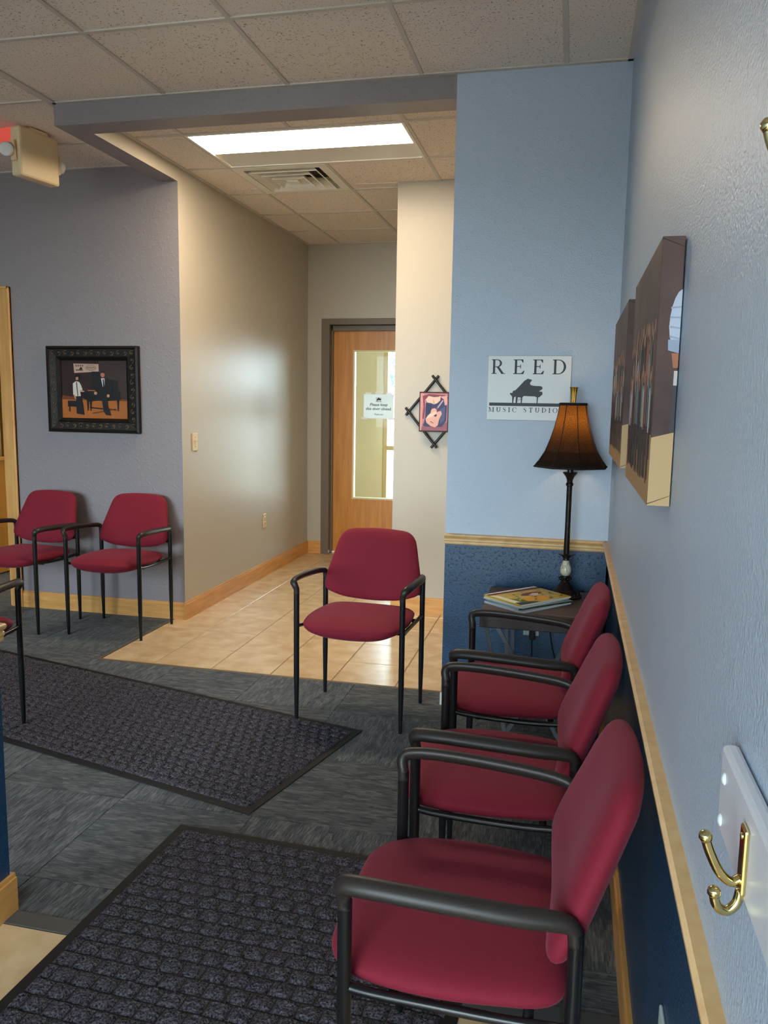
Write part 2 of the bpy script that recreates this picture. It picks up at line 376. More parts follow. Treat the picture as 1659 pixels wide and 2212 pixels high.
MB().box((-.3, T1, -.012), (1.2, YB, -.001), m_tile).box((-3.3, YB, -.012), (-.5, 5.5, -.001), m_tile).build('plain_tile_bed', parent=floor)

# ---------------- ceiling: suspended tiles on a metal grid
ceil = struct(MB().box((XL-.12, YF-.15, TOP), (1.32, 5.62, TOP+.05), m_white).build('ceiling'))
SX = .6157
_cm = {}
def ceiling_tile(x0, x1, y0, y1, z):
    sx, sy = round(x1-x0-.016, 3), round(y1-y0-.016, 3)
    if sx < .02 or sy < .02: return
    if (sx, sy) not in _cm: _cm[(sx, sy)] = MB().box((-sx/2, -sy/2, 0), (sx/2, sy/2, .015), m_ctile).mesh('ceiling_tile')
    link('ceiling_tile', _cm[(sx, sy)], ceil, ((x0+x1)/2, (y0+y1)/2, z+.006))
def grid_bar(a, b, z, wdt=.020):
    (x0, y0), (x1, y1) = a, b
    h = wdt/2
    if abs(x1-x0) > abs(y1-y0): q = ((x0, y0-h, z), (x1, y0+h, z+.006))
    else: q = ((x0-h, y0, z+.0006), (x0+h, y1, z+.0066))
    MB().box(q[0], q[1], m_grid).build('grid_bar', parent=ceil)
def ceiling_zone(X0, X1, Y0, Y1, xs, ys, z, skip=(), ends=(1, 1, 1, 1)):
    xs = [X0]+[x for x in sorted(xs) if X0+.03 < x < X1-.03]+[X1]; ys = [Y0]+[y for y in sorted(ys) if Y0+.03 < y < Y1-.03]+[Y1]
    for i in range(len(xs)-1):
        for j in range(len(ys)-1):
            cx, cy = (xs[i]+xs[i+1])/2, (ys[j]+ys[j+1])/2
            if any(a < cx < b and c < cy < d for a, b, c, d in skip): continue
            ceiling_tile(xs[i], xs[i+1], ys[j], ys[j+1], z)
    for x in xs[1:-1]:
        cut = [(c, d) for a, b, c, d in skip if a+.05 < x < b-.05]
        y = Y0
        for c, d in sorted(cut):
            if c > y: grid_bar((x, y), (x, c), z)
            y = d
        grid_bar((x, y), (x, Y1), z)
    for y in ys[1:-1]: grid_bar((X0, y), (X1, y), z)
    for y, d in [q for q, e in zip(((Y0, 1), (Y1, -1)), ends[2:]) if e]: grid_bar((X0, y+d*.011), (X1, y+d*.011), z-.0006, .022)
    for x, d in ((X0, 1), (X1, -1)): grid_bar((x+d*.011, Y0), (x+d*.011, Y1), z-.0012, .022)
gxs = [-2.1175-.6157+.6157*k for k in range(-5, 6)]; gys = [-.663-.6157*k for k in range(0, 8)]
ceiling_zone(-XS, 0, YF, 0, gxs, gys, HC)
ceiling_zone(XL, -XS, YF, YL, [x for x in gxs if x < -2.8], gys+[-.047, .569], HC)
hxs = [-2.288, -1.680, -1.068, -.455, .16, .77]; hys = [.501, 1.122, 1.742, 2.355, 2.968]
LIGHT = (-2.288, -1.068, .501, 1.122); VENT = (-2.288, -1.680, 1.122, 1.742)
ceiling_zone(-W2, 1.2, .144, YC, hxs, [y for y in hys if y < 1.6], HH, skip=(LIGHT, VENT), ends=(1, 1, 1, 0))
ceiling_zone(-W2, -W3, YC, YB, [x for x in hxs if x < -1.4], [y for y in hys if y > 1.65], HH, skip=(VENT,), ends=(1, 1, 0, 1))
MB().box((XL, YL+.13, 2.75), (-XS, YB, 2.78), m_white).build('office_ceiling_board', parent=ceil)
MB().box((-3.3, YB+.13, 2.75), (-.5, 5.5, 2.78), m_white).build('vestibule_ceiling_board', parent=ceil)

# ---------------- skirting and rails
def board_x(name, x0, x1, y, d, h, m, z=0):     # along x, face at y, protrudes by d (sign)
    ya, yb = sorted((y, y+d*.013)); yt = sorted((y, y+d*.008))
    b = MB().box((x0, ya, z), (x1, yb, z+h-.012), m); b.box((x0, yt[0], z+h-.012), (x1, yt[1], z+h), m); return b
def board_y(name, y0, y1, x, d, h, m, z=0):
    xa, xb = sorted((x, x+d*.013)); xt = sorted((x, x+d*.008))
    b = MB().box((xa, y0, z), (xb, y1, z+h-.012), m); b.box((xt[0], y0, z+h-.012), (xt[1], y1, z+h), m); return b
struct(board_y('', YL-.013, YB, -W2, 1, .116, m_maple).build('baseboard_hall_left'))
struct(board_x('', -W2, -2.452, YB, -1, .116, m_maple_x).build('baseboard_hall_back'))
struct(board_x('', -W3, 1.2, YC, -1, .112, m_maple_x).build('baseboard_hall_right'))
struct(board_x('', -3.795, -W2, YL, -1, .112, m_maple_x).build('baseboard_left'))
_bb = struct(board_x('', -W1+.03, -.003, 0, -1, .11, m_maple_x).build('baseboard_back'))
MB().box((-W1-.004, -.014, 0), (-W1+.03, .004, .058), m_edge).build('end_block', parent=_bb)
struct(board_y('', YF, -.013, .010, -1, .115, m_maple).build('baseboard_right'))
struct(board_y('', YF, -1.874, -1.645, 1, .112, m_maple).build('baseboard_entry'))
MB().rbox((-1.662, -1.886, 0), (-1.640, -1.873, .112), .003, m_edge).build('end_block', parent=bpy.data.objects['baseboard_entry'])
# chair rail: moulded section (out, up)
RAIL = [(0, -.05), (.009, -.05), (.012, -.044), (.012, -.036), (.016, -.032), (.016, -.024), (.012, -.021), (.020, -.014), (.023, -.008), (.023, -.003), (.017, 0), (0, 0)]
def rail(name, p0, p1, out, label):
    p0, p1, out = Vector(p0), Vector(p1), Vector(out); n = len(RAIL)
    vs = [p + out*a + Vector((0,0,b)) for p in (p0, p1) for a, b in RAIL]
    fs = [(i, (i+1)%n, n+(i+1)%n, n+i) for i in range(n)] + [tuple(range(n))[::-1], tuple(range(n, 2*n))]
    return struct(MB().add(vs, fs).build(name, m_rail))
rail('trim_1', (-W1-.002, 0, ZR), (-.004, 0, ZR), (0, -1, 0), '')
rail('trim_2', (.0, -.002, ZR), (.0, YF, ZR), (-1, 0, 0), '')
rail('trim_3', (-1.645, YF, ZR), (-1.645, -1.879, ZR), (1, 0, 0), '')

# ---------------- office doorway at the left
d1 = struct(empty('door_1', (-4.66, YL+.13, 0)))
def at(o, name, b, m=None, **k):
    ob = b.build(name, m, **k); ob.parent = o; ob.matrix_parent_inverse = Matrix.Translation(o.location).inverted(); return ob
def casing(b, x0, x1, h, y, wd, m):
    for (a, c) in (((x0-wd, y-.018, 0), (x0, y, h+wd)), ((x1, y-.018, 0), (x1+wd, y, h+wd)), ((x0, y-.018, h), (x1, y, h+wd))): b.rbox(a, c, .004, m)
    e = .018
    for (a, c) in (((x0-wd, y-.026, 0), (x0-wd+e, y, h+wd)), ((x1+wd-e, y-.026, 0), (x1+wd, y, h+wd)), ((x0-wd, y-.026, h+wd-e), (x1+wd, y, h+wd))): b.rbox(a, c, .004, m)
b = MB(); casing(b, DX0, DX1, DH, YL, .087, m_maple_z); at(d1, 'door_casing', b)
b = MB().box((DX0, YL, 0), (DX0+.02, YL+.13, DH), m_maple_z).box((DX1-.02, YL, 0), (DX1, YL+.13, DH), m_maple_z).box((DX0, YL, DH-.02), (DX1, YL+.13, DH), m_maple_z)
at(d1, 'door_jamb', b)
m_leaf = mat('honey_door_face', lin(216, 160, 72), .4, col2=lin(202, 144, 60), vscale=3, stretch=(9, 9, .6))
LX, LY0, LY1 = -4.655, 1.185, 2.11     # open leaf, standing along y
def leaf_frame(b, m):
    b.box((LX-.02, LY0, .012), (LX+.02, LY0+.13, 2.045), m).box((LX-.02, LY1-.13, .012), (LX+.02, LY1, 2.045), m)
    b.box((LX-.02, LY0+.13, .012), (LX+.02, LY1-.13, .94), m).box((LX-.02, LY0+.13, 1.91), (LX+.02, LY1-.13, 2.045), m)
b = MB(); leaf_frame(b, m_leaf); lf = at(d1, 'door_leaf', b)
def sub(par, name, b, m=None, **k):
    ob = b.build(name, m, **k); ob.parent = par; ob.matrix_parent_inverse = par.matrix_world.inverted() if False else Matrix.Translation(par.location).inverted()
    if par.parent: ob.matrix_parent_inverse = Matrix()
    return ob
b = MB()
for a, c in (((LX+.02, LY0+.11, .92), (LX+.032, LY0+.14, 1.93)), ((LX+.02, LY1-.14, .92), (LX+.032, LY1-.11, 1.93)), ((LX+.02, LY0+.14, .92), (LX+.032, LY1-.14, .95)), ((LX+.02, LY0+.14, 1.90), (LX+.032, LY1-.14, 1.93))): b.rbox(a, c, .003, m_maple_z)
sub(lf, 'glazing_frame', b)
sub(lf, 'glass_pane', MB().box((LX-.003, LY0+.13, .94), (LX+.003, LY1-.13, 1.91)), m_glass)
m_blind = mat('white_blind_slat', (.75, .72, .64, 1), .5)
b = MB()
for k in range(38): b.box((LX-.034, LY0+.13, .95+k*.025), (LX-.024, LY1-.13, .968+k*.025), m_blind)
o = sub(lf, 'blind', b); o['kind'] = 'stuff'
t = empty('ceiling_light', (-4.2, 2.5, 2.74)); tag(t, 'lit office ceiling panel seen past the honey wood door', 'light')
MB().rbox((-.6, -.3, -.02), (.6, .3, .008), .004, m_lampwhite).build('frame', parent=t)
MB().box((-.56, -.26, -.024), (.56, .26, -.0201), m_olens).build('diffuser', parent=t)

# ---------------- hall door with glazed lite
d2 = struct(empty('door_2', (-1.9, YB+.08, 0)))
b = MB(); fw = .075
x0, x1 = HD0, HD1
for a, c in (((x0-fw, YB-.022, 0), (x0+.002, YB+.135, HDH+.055)), ((x1-.002, YB-.022, 0), (x1+fw, YB+.135, HDH+.055)), ((x0+.002, YB-.0218, HDH), (x1-.002, YB+.135, HDH+.0548)),
             ((x0, YB+.045, 0), (x0+.016, YB+.075, HDH)), ((x1-.016, YB+.045, 0), (x1, YB+.075, HDH)), ((x0, YB+.045, HDH-.05), (x1, YB+.079, HDH))): b.rbox(a, c, .003, m_steel)
at(d2, 'door_frame', b)
GX0, GX1, GZ0, GZ1 = -2.172, -1.71, .527, 1.899; Y0, Y1 = YB+.08, YB+.124
b = MB()
for a, c in (((x0+.006, Y0, .012), (GX0, Y1, 2.084)), ((GX1, Y0, .012), (x1-.006, Y1, 2.084)), ((GX0, Y0, .012), (GX1, Y1, GZ0)), ((GX0, Y0, GZ1), (GX1, Y1, 2.084))): b.box(a, c, m_oak)
lf2 = at(d2, 'door_leaf', b)
b = MB(); e = .012
for a, c in (((GX0-.004, Y0-.006, GZ0-.004), (GX0+e, Y1+.006, GZ1+.004)), ((GX1-e, Y0-.006, GZ0-.004), (GX1+.004, Y1+.006, GZ1+.004)), ((GX0+e, Y0-.006, GZ0-.004), (GX1-e, Y1+.006, GZ0+e)), ((GX0+e, Y0-.006, GZ1-e), (GX1-e, Y1+.006, GZ1+.004))): b.rbox(a, c, .002, mat('bead_painted_light', lin(226, 208, 160), .4))  # bead colour is pale to paint in the light along its rim
sub(lf2, 'glazing_bead', b)
sub(lf2, 'glass_pane', MB().box((GX0, Y0+.018, GZ0), (GX1, Y0+.024, GZ1)), m_glass)

# ---------------- windows (vestibule in view; front window and entry behind the camera)
def window(name, x0, x1, z0, z1, y, bars, m, dv=1, zbars=()):
    o = struct(empty(name, ((x0+x1)/2, y, z0)))
    b = MB(); f = .05
    for a, c in (((x0, y-.03, z0), (x0+f, y+.03, z1)), ((x1-f, y-.03, z0), (x1, y+.03, z1)), ((x0+f, y-.03, z0), (x1-f, y+.03, z0+f)), ((x0+f, y-.03, z1-f), (x1-f, y+.03, z1))): b.rbox(a, c, .004, m)
    at(o, 'window_frame', b)
    for xb in bars: at(o, 'mullion', MB().rbox((xb-.025, y-.028, z0+f), (xb+.025, y+.028, z1-f), .004, m))
    for zb in zbars: at(o, 'transom_bar', MB().rbox((x0+f, y-.026, zb-.025), (x1-f, y+.026, zb+.025), .004, m))
    xs = [x0+f]+list(bars)+[x1-f]
    for i in range(len(xs)-1): at(o, 'glass_pane', MB().box((xs[i], y-.003, z0+f), (xs[i+1], y+.003, z1-f)), m_glass)
    return o
m_alu = mat('tan_window_frame', lin(190, 172, 130), .5)
window('window_1', -2.335, -.5, .2, 2.5, 5.56, (-1.4,), m_alu, zbars=(.90,))
window('window_2', -5.2, -2.2, .5, 2.4, YF-.08, (-4.2, -3.2), m_alu)
window('door_3', -1.57, -.07, 0, 2.15, YF-.08, (-.82,), m_alu)

# ================================================================== THINGS
# ---------------- armchairs
def outline_rings(out, prof, cx=0, cy=0):
    """out: closed list of (u,v); prof: list of (inset, w). Returns rings of (u,v,w)."""
    rings = []
    for ins, wv in prof:
        r = []
        N = len(out)
        for i, (u, v) in enumerate(out):
            pu, pv = out[i-1]; nu, nv = out[(i+1) % N]
            tx, ty = nu-pu, nv-pv; L = math.hypot(tx, ty) or 1
            r.append((u - ty/L*ins, v + tx/L*ins, wv))
        rings.append(r)
    return rings
def rounded(pts, r, n=5):
    """round the corners of a polygon (ccw)"""
    out = []; N = len(pts)
    for i in range(N):
        p = Vector(pts[i]); a = Vector(pts[i-1]); c = Vector(pts[(i+1) % N]); rr = r[i] if isinstance(r, (list, tuple)) else r
        d1_, d2_ = (a-p), (c-p); l = min(rr, d1_.length*.49, d2_.length*.49)
        s_, e_ = p+d1_.normalized()*l, p+d2_.normalized()*l
        for k in range(n+1):
            t = k/n; q = (1-t)**2*s_ + 2*t*(1-t)*p + t*t*e_; out.append((q.x, q.y))
    return out
def densify(pts, d):
    out = []
    for i in range(len(pts)):
        a, b = Vector(pts[i]), Vector(pts[(i+1) % len(pts)]); k = max(1, int((b-a).length/d))
        for j in range(k): q = a.lerp(b, j/k); out.append((q.x, q.y))
    return out
def loft(b, rings, cap0=True, cap1=True, m=None):
    n = len(rings[0]); vs = [p for r in rings for p in r]
    fs = [(i*n+k, i*n+(k+1)%n, (i+1)*n+(k+1)%n, (i+1)*n+k) for i in range(len(rings)-1) for k in range(n)]
    if cap0: fs.append(tuple(range(n))[::-1])
    if cap1: fs.append(tuple(range((len(rings)-1)*n, len(rings)*n)))
    return b.add(vs, fs, m)
def shrink(ring, s, w, cx, cy): return [(cx+(u-cx)*s, cy+(v-cy)*s, w) for u, v, _ in ring]

def make_chair():
    root = empty('arm_chair')
    # seat cushion: rounded front, straight back
    o = rounded([(-.215, .185), (-.243, -.06), (-.205, -.245), (.205, -.245), (.243, -.06), (.215, .185)], [.07, .16, .17, .17, .16, .07], 6)
    o = densify(o, .03)
    top = lambda u, v: .477 + .012*(1-(u/.25)**2) - .026*max(0, (-v-.10)/.16)**2 - .004*max(0, v/.18)
    bot = lambda u, v: .424 - .030*max(0, 1-(u/.235)**2)*min(1, max(0, (.15-v)/.25))
    R = []
    for q_ in (.03, .3, .6, .85, .95, .985, 1.0):
        k = math.sqrt(max(0, 1-q_**10)); R.append([(u*q_, -.02+(v+.02)*q_, .450 + k*(bot(u*q_, -.02+(v+.02)*q_)-.450)) for u, v in o])
    for q_ in (.995, .975, .94, .88, .78, .62, .42, .2, .03):
        k = (1-q_**8)**.5
        R.append([(u*q_, -.02+(v+.02)*q_, .450 + k*(top(u*q_, -.02+(v+.02)*q_)-.450)) for u, v in o])
    b = MB(); loft(b, R); b.build('seat', m_fabric, root, smooth=True)
    # backrest: tapered, round top corners, bowed bottom edge
    pts = [(-.238, .535), (-.15, .502), (0, .489), (.15, .502), (.238, .535), (.236, .60), (.182, .815), (0, .828), (-.182, .815), (-.236, .60)]
    o = rounded(pts, [.05, .1, .1, .1, .05, .06, .06, .1, .06, .06], 6); o = densify(o, .03)
    def yc(u, z): return .146 + .36*(min(z, .77)-.5) + .16*max(0, z-.77) + .0275*(1-(u/.24)**2)
    R = []
    def sc(q_, d): return [(u*q_, yc(u*q_, .655+(z-.655)*q_)+d, .655+(z-.655)*q_) for u, z in o]
    for q_ in (.03, .5, .85, .95, .985, 1.0): R.append(sc(q_, .028*math.sqrt(max(0, 1-q_**7))))
    for q_ in (.995, .98, .95, .90, .82, .70, .52, .34, .17, .03): R.append(sc(q_, -.042*math.sqrt(1-q_**5)))
    b = MB(); loft(b, R[::-1]); b.build('backrest', m_fabric, root, smooth=True)
    for sx in (-1, 1):
        for sy in (-1, 1):
            b = MB().tube([(sx*.2425, sy*.19, 0), (sx*.2425, sy*.19, .004), (sx*.2425, sy*.19, .10), (sx*.2425, sy*.19, .22), (sx*.2425, sy*.19, .606)], [.0075, .0085, .0105, .0128, .0128], 12)
            b.build('leg', m_black, root, angle=40)
        path = smooth_path([(sx*.2425, -.19, .585), (sx*.243, -.191, .607), (sx*.250, -.195, .627), (sx*.260, -.183, .639), (sx*.266, -.13, .642), (sx*.266, -.03, .638), (sx*.260, .09, .630), (sx*.249, .158, .624), (sx*.2435, .184, .613), (sx*.2425, .19, .585)], 4)
        N = len(path); rad = []
        for i in range(N):
            t = i/(N-1); k = min(1, max(0, (t-.12)/.2)) * min(1, max(0, (.92-t)/.2))
            rad.append((.0128, .013+.0045*k))
        b = MB().tube(path, rad, 12, up=(0, -1, 0)); b.build('armrest', m_arm, root, smooth=True)
        path = smooth_path([(sx*.2425, -.185, .440), (sx*.238, -.14, .432), (sx*.231, -.05, .424), (sx*.231, .06, .422), (sx*.237, .14, .428), (sx*.2425, .185, .434)], 4)
        MB().tube(path, .009, 8).build('seat_rail', m_black, root, smooth=True)
    for y in (-.11, .12): MB().tube([(-.23, y, .423), (.23, y, .423)], .009, 8).build('crossbar', m_black, root, smooth=True)
    for sx in (-1, 1): MB().rbox((sx*.205-.016, .178, .53), (sx*.205+.034*(sx > 0)+(.016 if sx < 0 else 0), .197, .60), .004).build('back_bracket', m_black, root)
    return root
chair = make_chair()
GR = 'burgundy waiting room armchairs'
CH = [((-1.0813, -.196, .0005), -.045, 'burgundy armchair standing alone in front of the tiled hall opening', None),
      ((-2.866, .717, .0005), 0.0, 'burgundy armchair under the framed portrait, beside the cream hall corner', None),
      ((-3.5025, .682, .0005), -.09, 'burgundy armchair beside the maple door casing at the grey wall', None),
      ((-2.703, -.940, .009), PI, 'burgundy armchair with only one leg and arm tip in view at left edge', None),
      ((-.322, -.9475, .0005), -PI/2, 'burgundy armchair nearest the lamp table in the row along the right wall', None),
      ((-.322, -1.602, .0005), -PI/2, 'middle burgundy armchair of the three along the right wall', None),
      ((-.322, -2.2336, .0005), -PI/2, 'nearest burgundy armchair, large in front on the dark mat by the right wall', None)]
for i, (loc, rz, lab, _) in enumerate(CH):
    c = chair if i == 0 else copy_tree(chair)
    c.location = loc; c.rotation_euler = (0, 0, rz); tag(c, lab, 'chair', GR)

# ---------------- floor mats with a cobbled pile
def mat_mesh(name, lx, ly, px, py, label, loc, rz, seed):
    r = random.Random(seed); o = empty(name, loc, rz); tag(o, label, 'mat')
    MB().rbox((0, -ly, 0), (lx, 0, .004), .0018, m_matbase).build('rubber_border', parent=o)
    b = MB(); e = .030; g = .003; n = 6
    ny = int((ly-2*e)/py); py = (ly-2*e)/ny
    for j in range(ny):
        off = (px/2 if j % 2 else 0); x = e-off
        while x < lx-e-.004:
            a, c = max(x, e), min(x+px, lx-e); x += px
            if c-a < .012: continue
            y1 = -e-j*py; y0 = y1-py
            vs = []
            for q in range(n+1):
                for p in range(n+1):
                    u, v = p/n, q/n
                    X = a+g/2+(c-a-g)*u; Y = y0+g/2+(y1-y0-g)*v
                    edge = min(u, 1-u, v, 1-v)*2
                    h = .0045 if edge < .01 else .0098 + .0014*(1-abs(2*v-1)) + r.uniform(-.0022, .0022)
                    sh = .003*math.sin(u*PI)
                    vs.append((X+r.uniform(-.001, .001), Y+sh+r.uniform(-.001, .001), h))
            fs = [(q*(n+1)+p, q*(n+1)+p+1, (q+1)*(n+1)+p+1, (q+1)*(n+1)+p) for q in range(n) for p in range(n)]
            b.add(vs, fs)
    k = b.build('cobbled_pile', m_pile, o); k['kind'] = 'stuff'
    return o
mat_mesh('floor_mat', 2.55, .826, .052, .046, 'charcoal cobbled mat lying askew in front of the lone chair', (-3.487, .192, .0008), math.radians(-13.9), 3)
mat_mesh('floor_mat', 1.06, 2.3, .060, .052, 'charcoal cobbled mat running under the nearest chair to the entry tile', (-1.408, -1.343, .0008), math.radians(-2.3), 5)

# ---------------- side table
tb = empty('side_table', (-.269, -.290, 0)); tag(tb, 'small dark wood side table on grey metal legs in the corner', 'table')
TX, TY, TZ = .236, .2235, .608
MB().rbox((-TX, -TY, TZ-.02), (TX, TY, TZ), .004, m_twood).build('table_top', parent=tb)
b = MB()
b.rbox((-TX, -TY-.002, TZ-.07), (TX, -TY+.016, TZ-.012), .003, m_dwood).rbox((-TX, TY-.016, TZ-.07), (TX, TY, TZ-.012), .003, m_dwood)
b.rbox((-TX-.001, -TY+.016, TZ-.07), (-TX+.016, TY-.016, TZ-.012), .003, m_dwood).rbox((TX-.016, -TY+.016, TZ-.07), (TX, TY-.016, TZ-.012), .003, m_dwood)
b.build('apron', parent=tb)
def bar(b, p, q, wx, wy, m=None):
    p, q = Vector(p), Vector(q)
    vs = [c + Vector((sx*wx, sy*wy, 0)) for c in (p, q) for sx, sy in ((-1,-1),(1,-1),(1,1),(-1,1))]
    b.add(vs, [(0,3,2,1),(4,5,6,7),(0,1,5,4),(1,2,6,5),(2,3,7,6),(3,0,4,7)], m)
fy = -TY+.03
for p, q in (((-.168, fy, TZ-.07), (.145, fy, .0)), ((.145, fy+.012, TZ-.07), (-.168, fy+.012, .0)), ((-.214, fy+.006, TZ-.07), (-.105, fy+.006, 0.0)), ((.20, fy+.006, TZ-.07), (.12, fy+.006, 0))):
    bb = MB(); bar(bb, p, q, .009, .004); bb.build('leg', m_tleg, tb)
for p, q in (((-.16, TY-.04, TZ-.07), (-.14, TY-.04, 0)), ((-.13, TY-.06, TZ-.07), (-.115, TY-.06, 0)), ((.15, TY-.04, TZ-.07), (.15, TY-.04, 0))):
    bb = MB(); bar(bb, p, q, .008, .006); bb.build('leg', m_tleg, tb)
MB().box((-.045, -TY-.0035, TZ-.030), (-.012, -TY-.002, TZ-.021), m_paper).build('paper_tag', parent=tb)

# ---------------- lamp
lp = empty('table_lamp', (-.177, -.170, TZ)); tag(lp, 'lit bronze table lamp with black bell shade and cracked ivory urn', 'lamp')
z = lambda v: v-.62
MB().lathe([(.001, 0), (.072, 0), (.074, .006), (.066, .012), (.058, .014), (.050, .024), (.034, .040), (.022, .058), (.016, .066), (.016, .072), (.001, .072)], n=28).build('foot', m_bronze, lp, angle=35)
b = MB()
for k in range(16): b.ball((.060*math.cos(k*PI/8), .060*math.sin(k*PI/8), .0155), .0068, n=8)
o = b.build('bead_ring', m_bronze, lp, smooth=True); o['kind'] = 'stuff'
b = MB()
for k in range(12): b.ball((.0225*math.cos(k*PI/6), .0225*math.sin(k*PI/6), .080), .0055, n=6, sc=(1,1,1.3))
o = b.build('bead_ring', m_bronze, lp, smooth=True); o['kind'] = 'stuff'
MB().lathe([(.001, .070), (.018, .071), (.020, .080), (.018, .089), (.014, .092), (.001, .092)], n=20).build('collar', m_bronze, lp, angle=40)
MB().lathe([(.004, .091), (.014, .092), (.021, .100), (.0245, .112), (.0235, .126), (.018, .142), (.0125, .156), (.010, .160), (.004, .160)], n=24).build('urn', m_crackle, lp, smooth=True)
MB().lathe([(.004, .159), (.013, .160), (.012, .168), (.015, .172), (.022, .180), (.034, .1855), (.035, .188), (.012, .190), (.004, .190)], n=24).build('drip_plate', m_bronze, lp, angle=40)
MB().lathe([(.0115, .188), (.0125, .21), (.0115, .30), (.0115, z(1.10)), (.016, z(1.105)), (.016, z(1.112)), (.012, z(1.118)), (.013, z(1.128)), (.019, z(1.143)), (.030, z(1.157)), (.031, z(1.161)), (.006, z(1.160))], n=20).build('column', m_bronze, lp, angle=35)
MB().lathe([(.013, z(1.158)), (.013, z(1.215)), (.010, z(1.23)), (.010, z(1.24))], n=14).build('socket', m_black, lp, angle=35)
m_bulb = mat('lit_bulb', (1, .9, .7, 1), .4, emit=(1, .55, .22, 1), estr=12)
MB().ball((0, 0, z(1.375)), .026, n=14, sc=(1, 1, 1.15)).build('bulb', m_bulb, lp, smooth=True)
MB().tube([(0, 0, z(1.24)), (0, 0, z(1.352))], .011, 10).build('candle_sleeve', m_ivory, lp, smooth=True)
b = MB()
for sx in (-1, 1): b.tube(smooth_path([(sx*.014, 0, z(1.20)), (sx*.038, 0, z(1.27)), (sx*.045, 0, z(1.36)), (sx*.030, 0, z(1.43)), (0, 0, z(1.452))], 4), .0018, 6)
b.build('harp', m_gold, lp, smooth=True)
prof = [(.156, 1.186), (.152, 1.194), (.137, 1.212), (.113, 1.250), (.093, 1.300), (.077, 1.350), (.065, 1.400), (.056, 1.452)]
pp = [(r, z(h)) for r, h in prof]
n8 = 8; sub8 = 4; vs = []
for r, h in pp:
    for k in range(n8):
        a0, a1 = 2*PI*k/n8+.30, 2*PI*(k+1)/n8+.30
        for s in range(sub8):
            t_ = s/sub8; p = Vector((math.cos(a0), math.sin(a0))).lerp(Vector((math.cos(a1), math.sin(a1))), t_)
            vs.append((p.x*r, p.y*r, h))
n_ = n8*sub8
fs = [(i*n_+k, i*n_+(k+1)%n_, (i+1)*n_+(k+1)%n_, (i+1)*n_+k) for i in range(len(pp)-1) for k in range(n_)]
sh = MB().add(vs, fs).build('shade', m_shade, lp)
for k in range(n8):
    a = 2*PI*k/n8+.30
    MB().tube([(r*math.cos(a), r*math.sin(a), h) for r, h in pp], .0016, 6).build('shade_rib', m_black, sh, smooth=True)
m_trim = mat('black_trim_cloth', (.008, .007, .007, 1), .8)
for r, h, q in ((.157, z(1.186), .004), (.0565, z(1.448), .006)):
    MB().tube([(r*math.cos(2*PI*k/n8+.30), r*math.sin(2*PI*k/n8+.30), h) for k in range(n8+1)], q, 8, cap=False).build('shade_trim', m_trim, sh, smooth=True)
b = MB()
nf = 28; prof = [(.009, 1.450), (.0105, 1.47), (.0125, 1.495), (.0165, 1.514), (.0185, 1.519), (.0165, 1.5195)]
vs = [((r*(1 if k % 2 else .88))*math.cos(2*PI*k/nf), (r*(1 if k % 2 else .88))*math.sin(2*PI*k/nf), z(h)) for r, h in prof for k in range(nf)]
fs = [(i*nf+k, i*nf+(k+1)%nf, (i+1)*nf+(k+1)%nf, (i+1)*nf+k) for i in range(len(prof)-1) for k in range(nf)] + [tuple(range((len(prof)-1)*nf, len(prof)*nf))]
b.add(vs, fs).build('finial', m_gold, lp, angle=50)
d = bpy.data.lights.new('lamp_bulb_light', 'POINT'); d.energy = BULB_W; d.color = (1, .66, .36); d.shadow_soft_size = .034
o = bpy.data.objects.new('lamp_bulb_light', d); COL.objects.link(o); o.parent = lp; o.location = (0, 0, z(1.375))
sh.data.materials[0] = m_shade

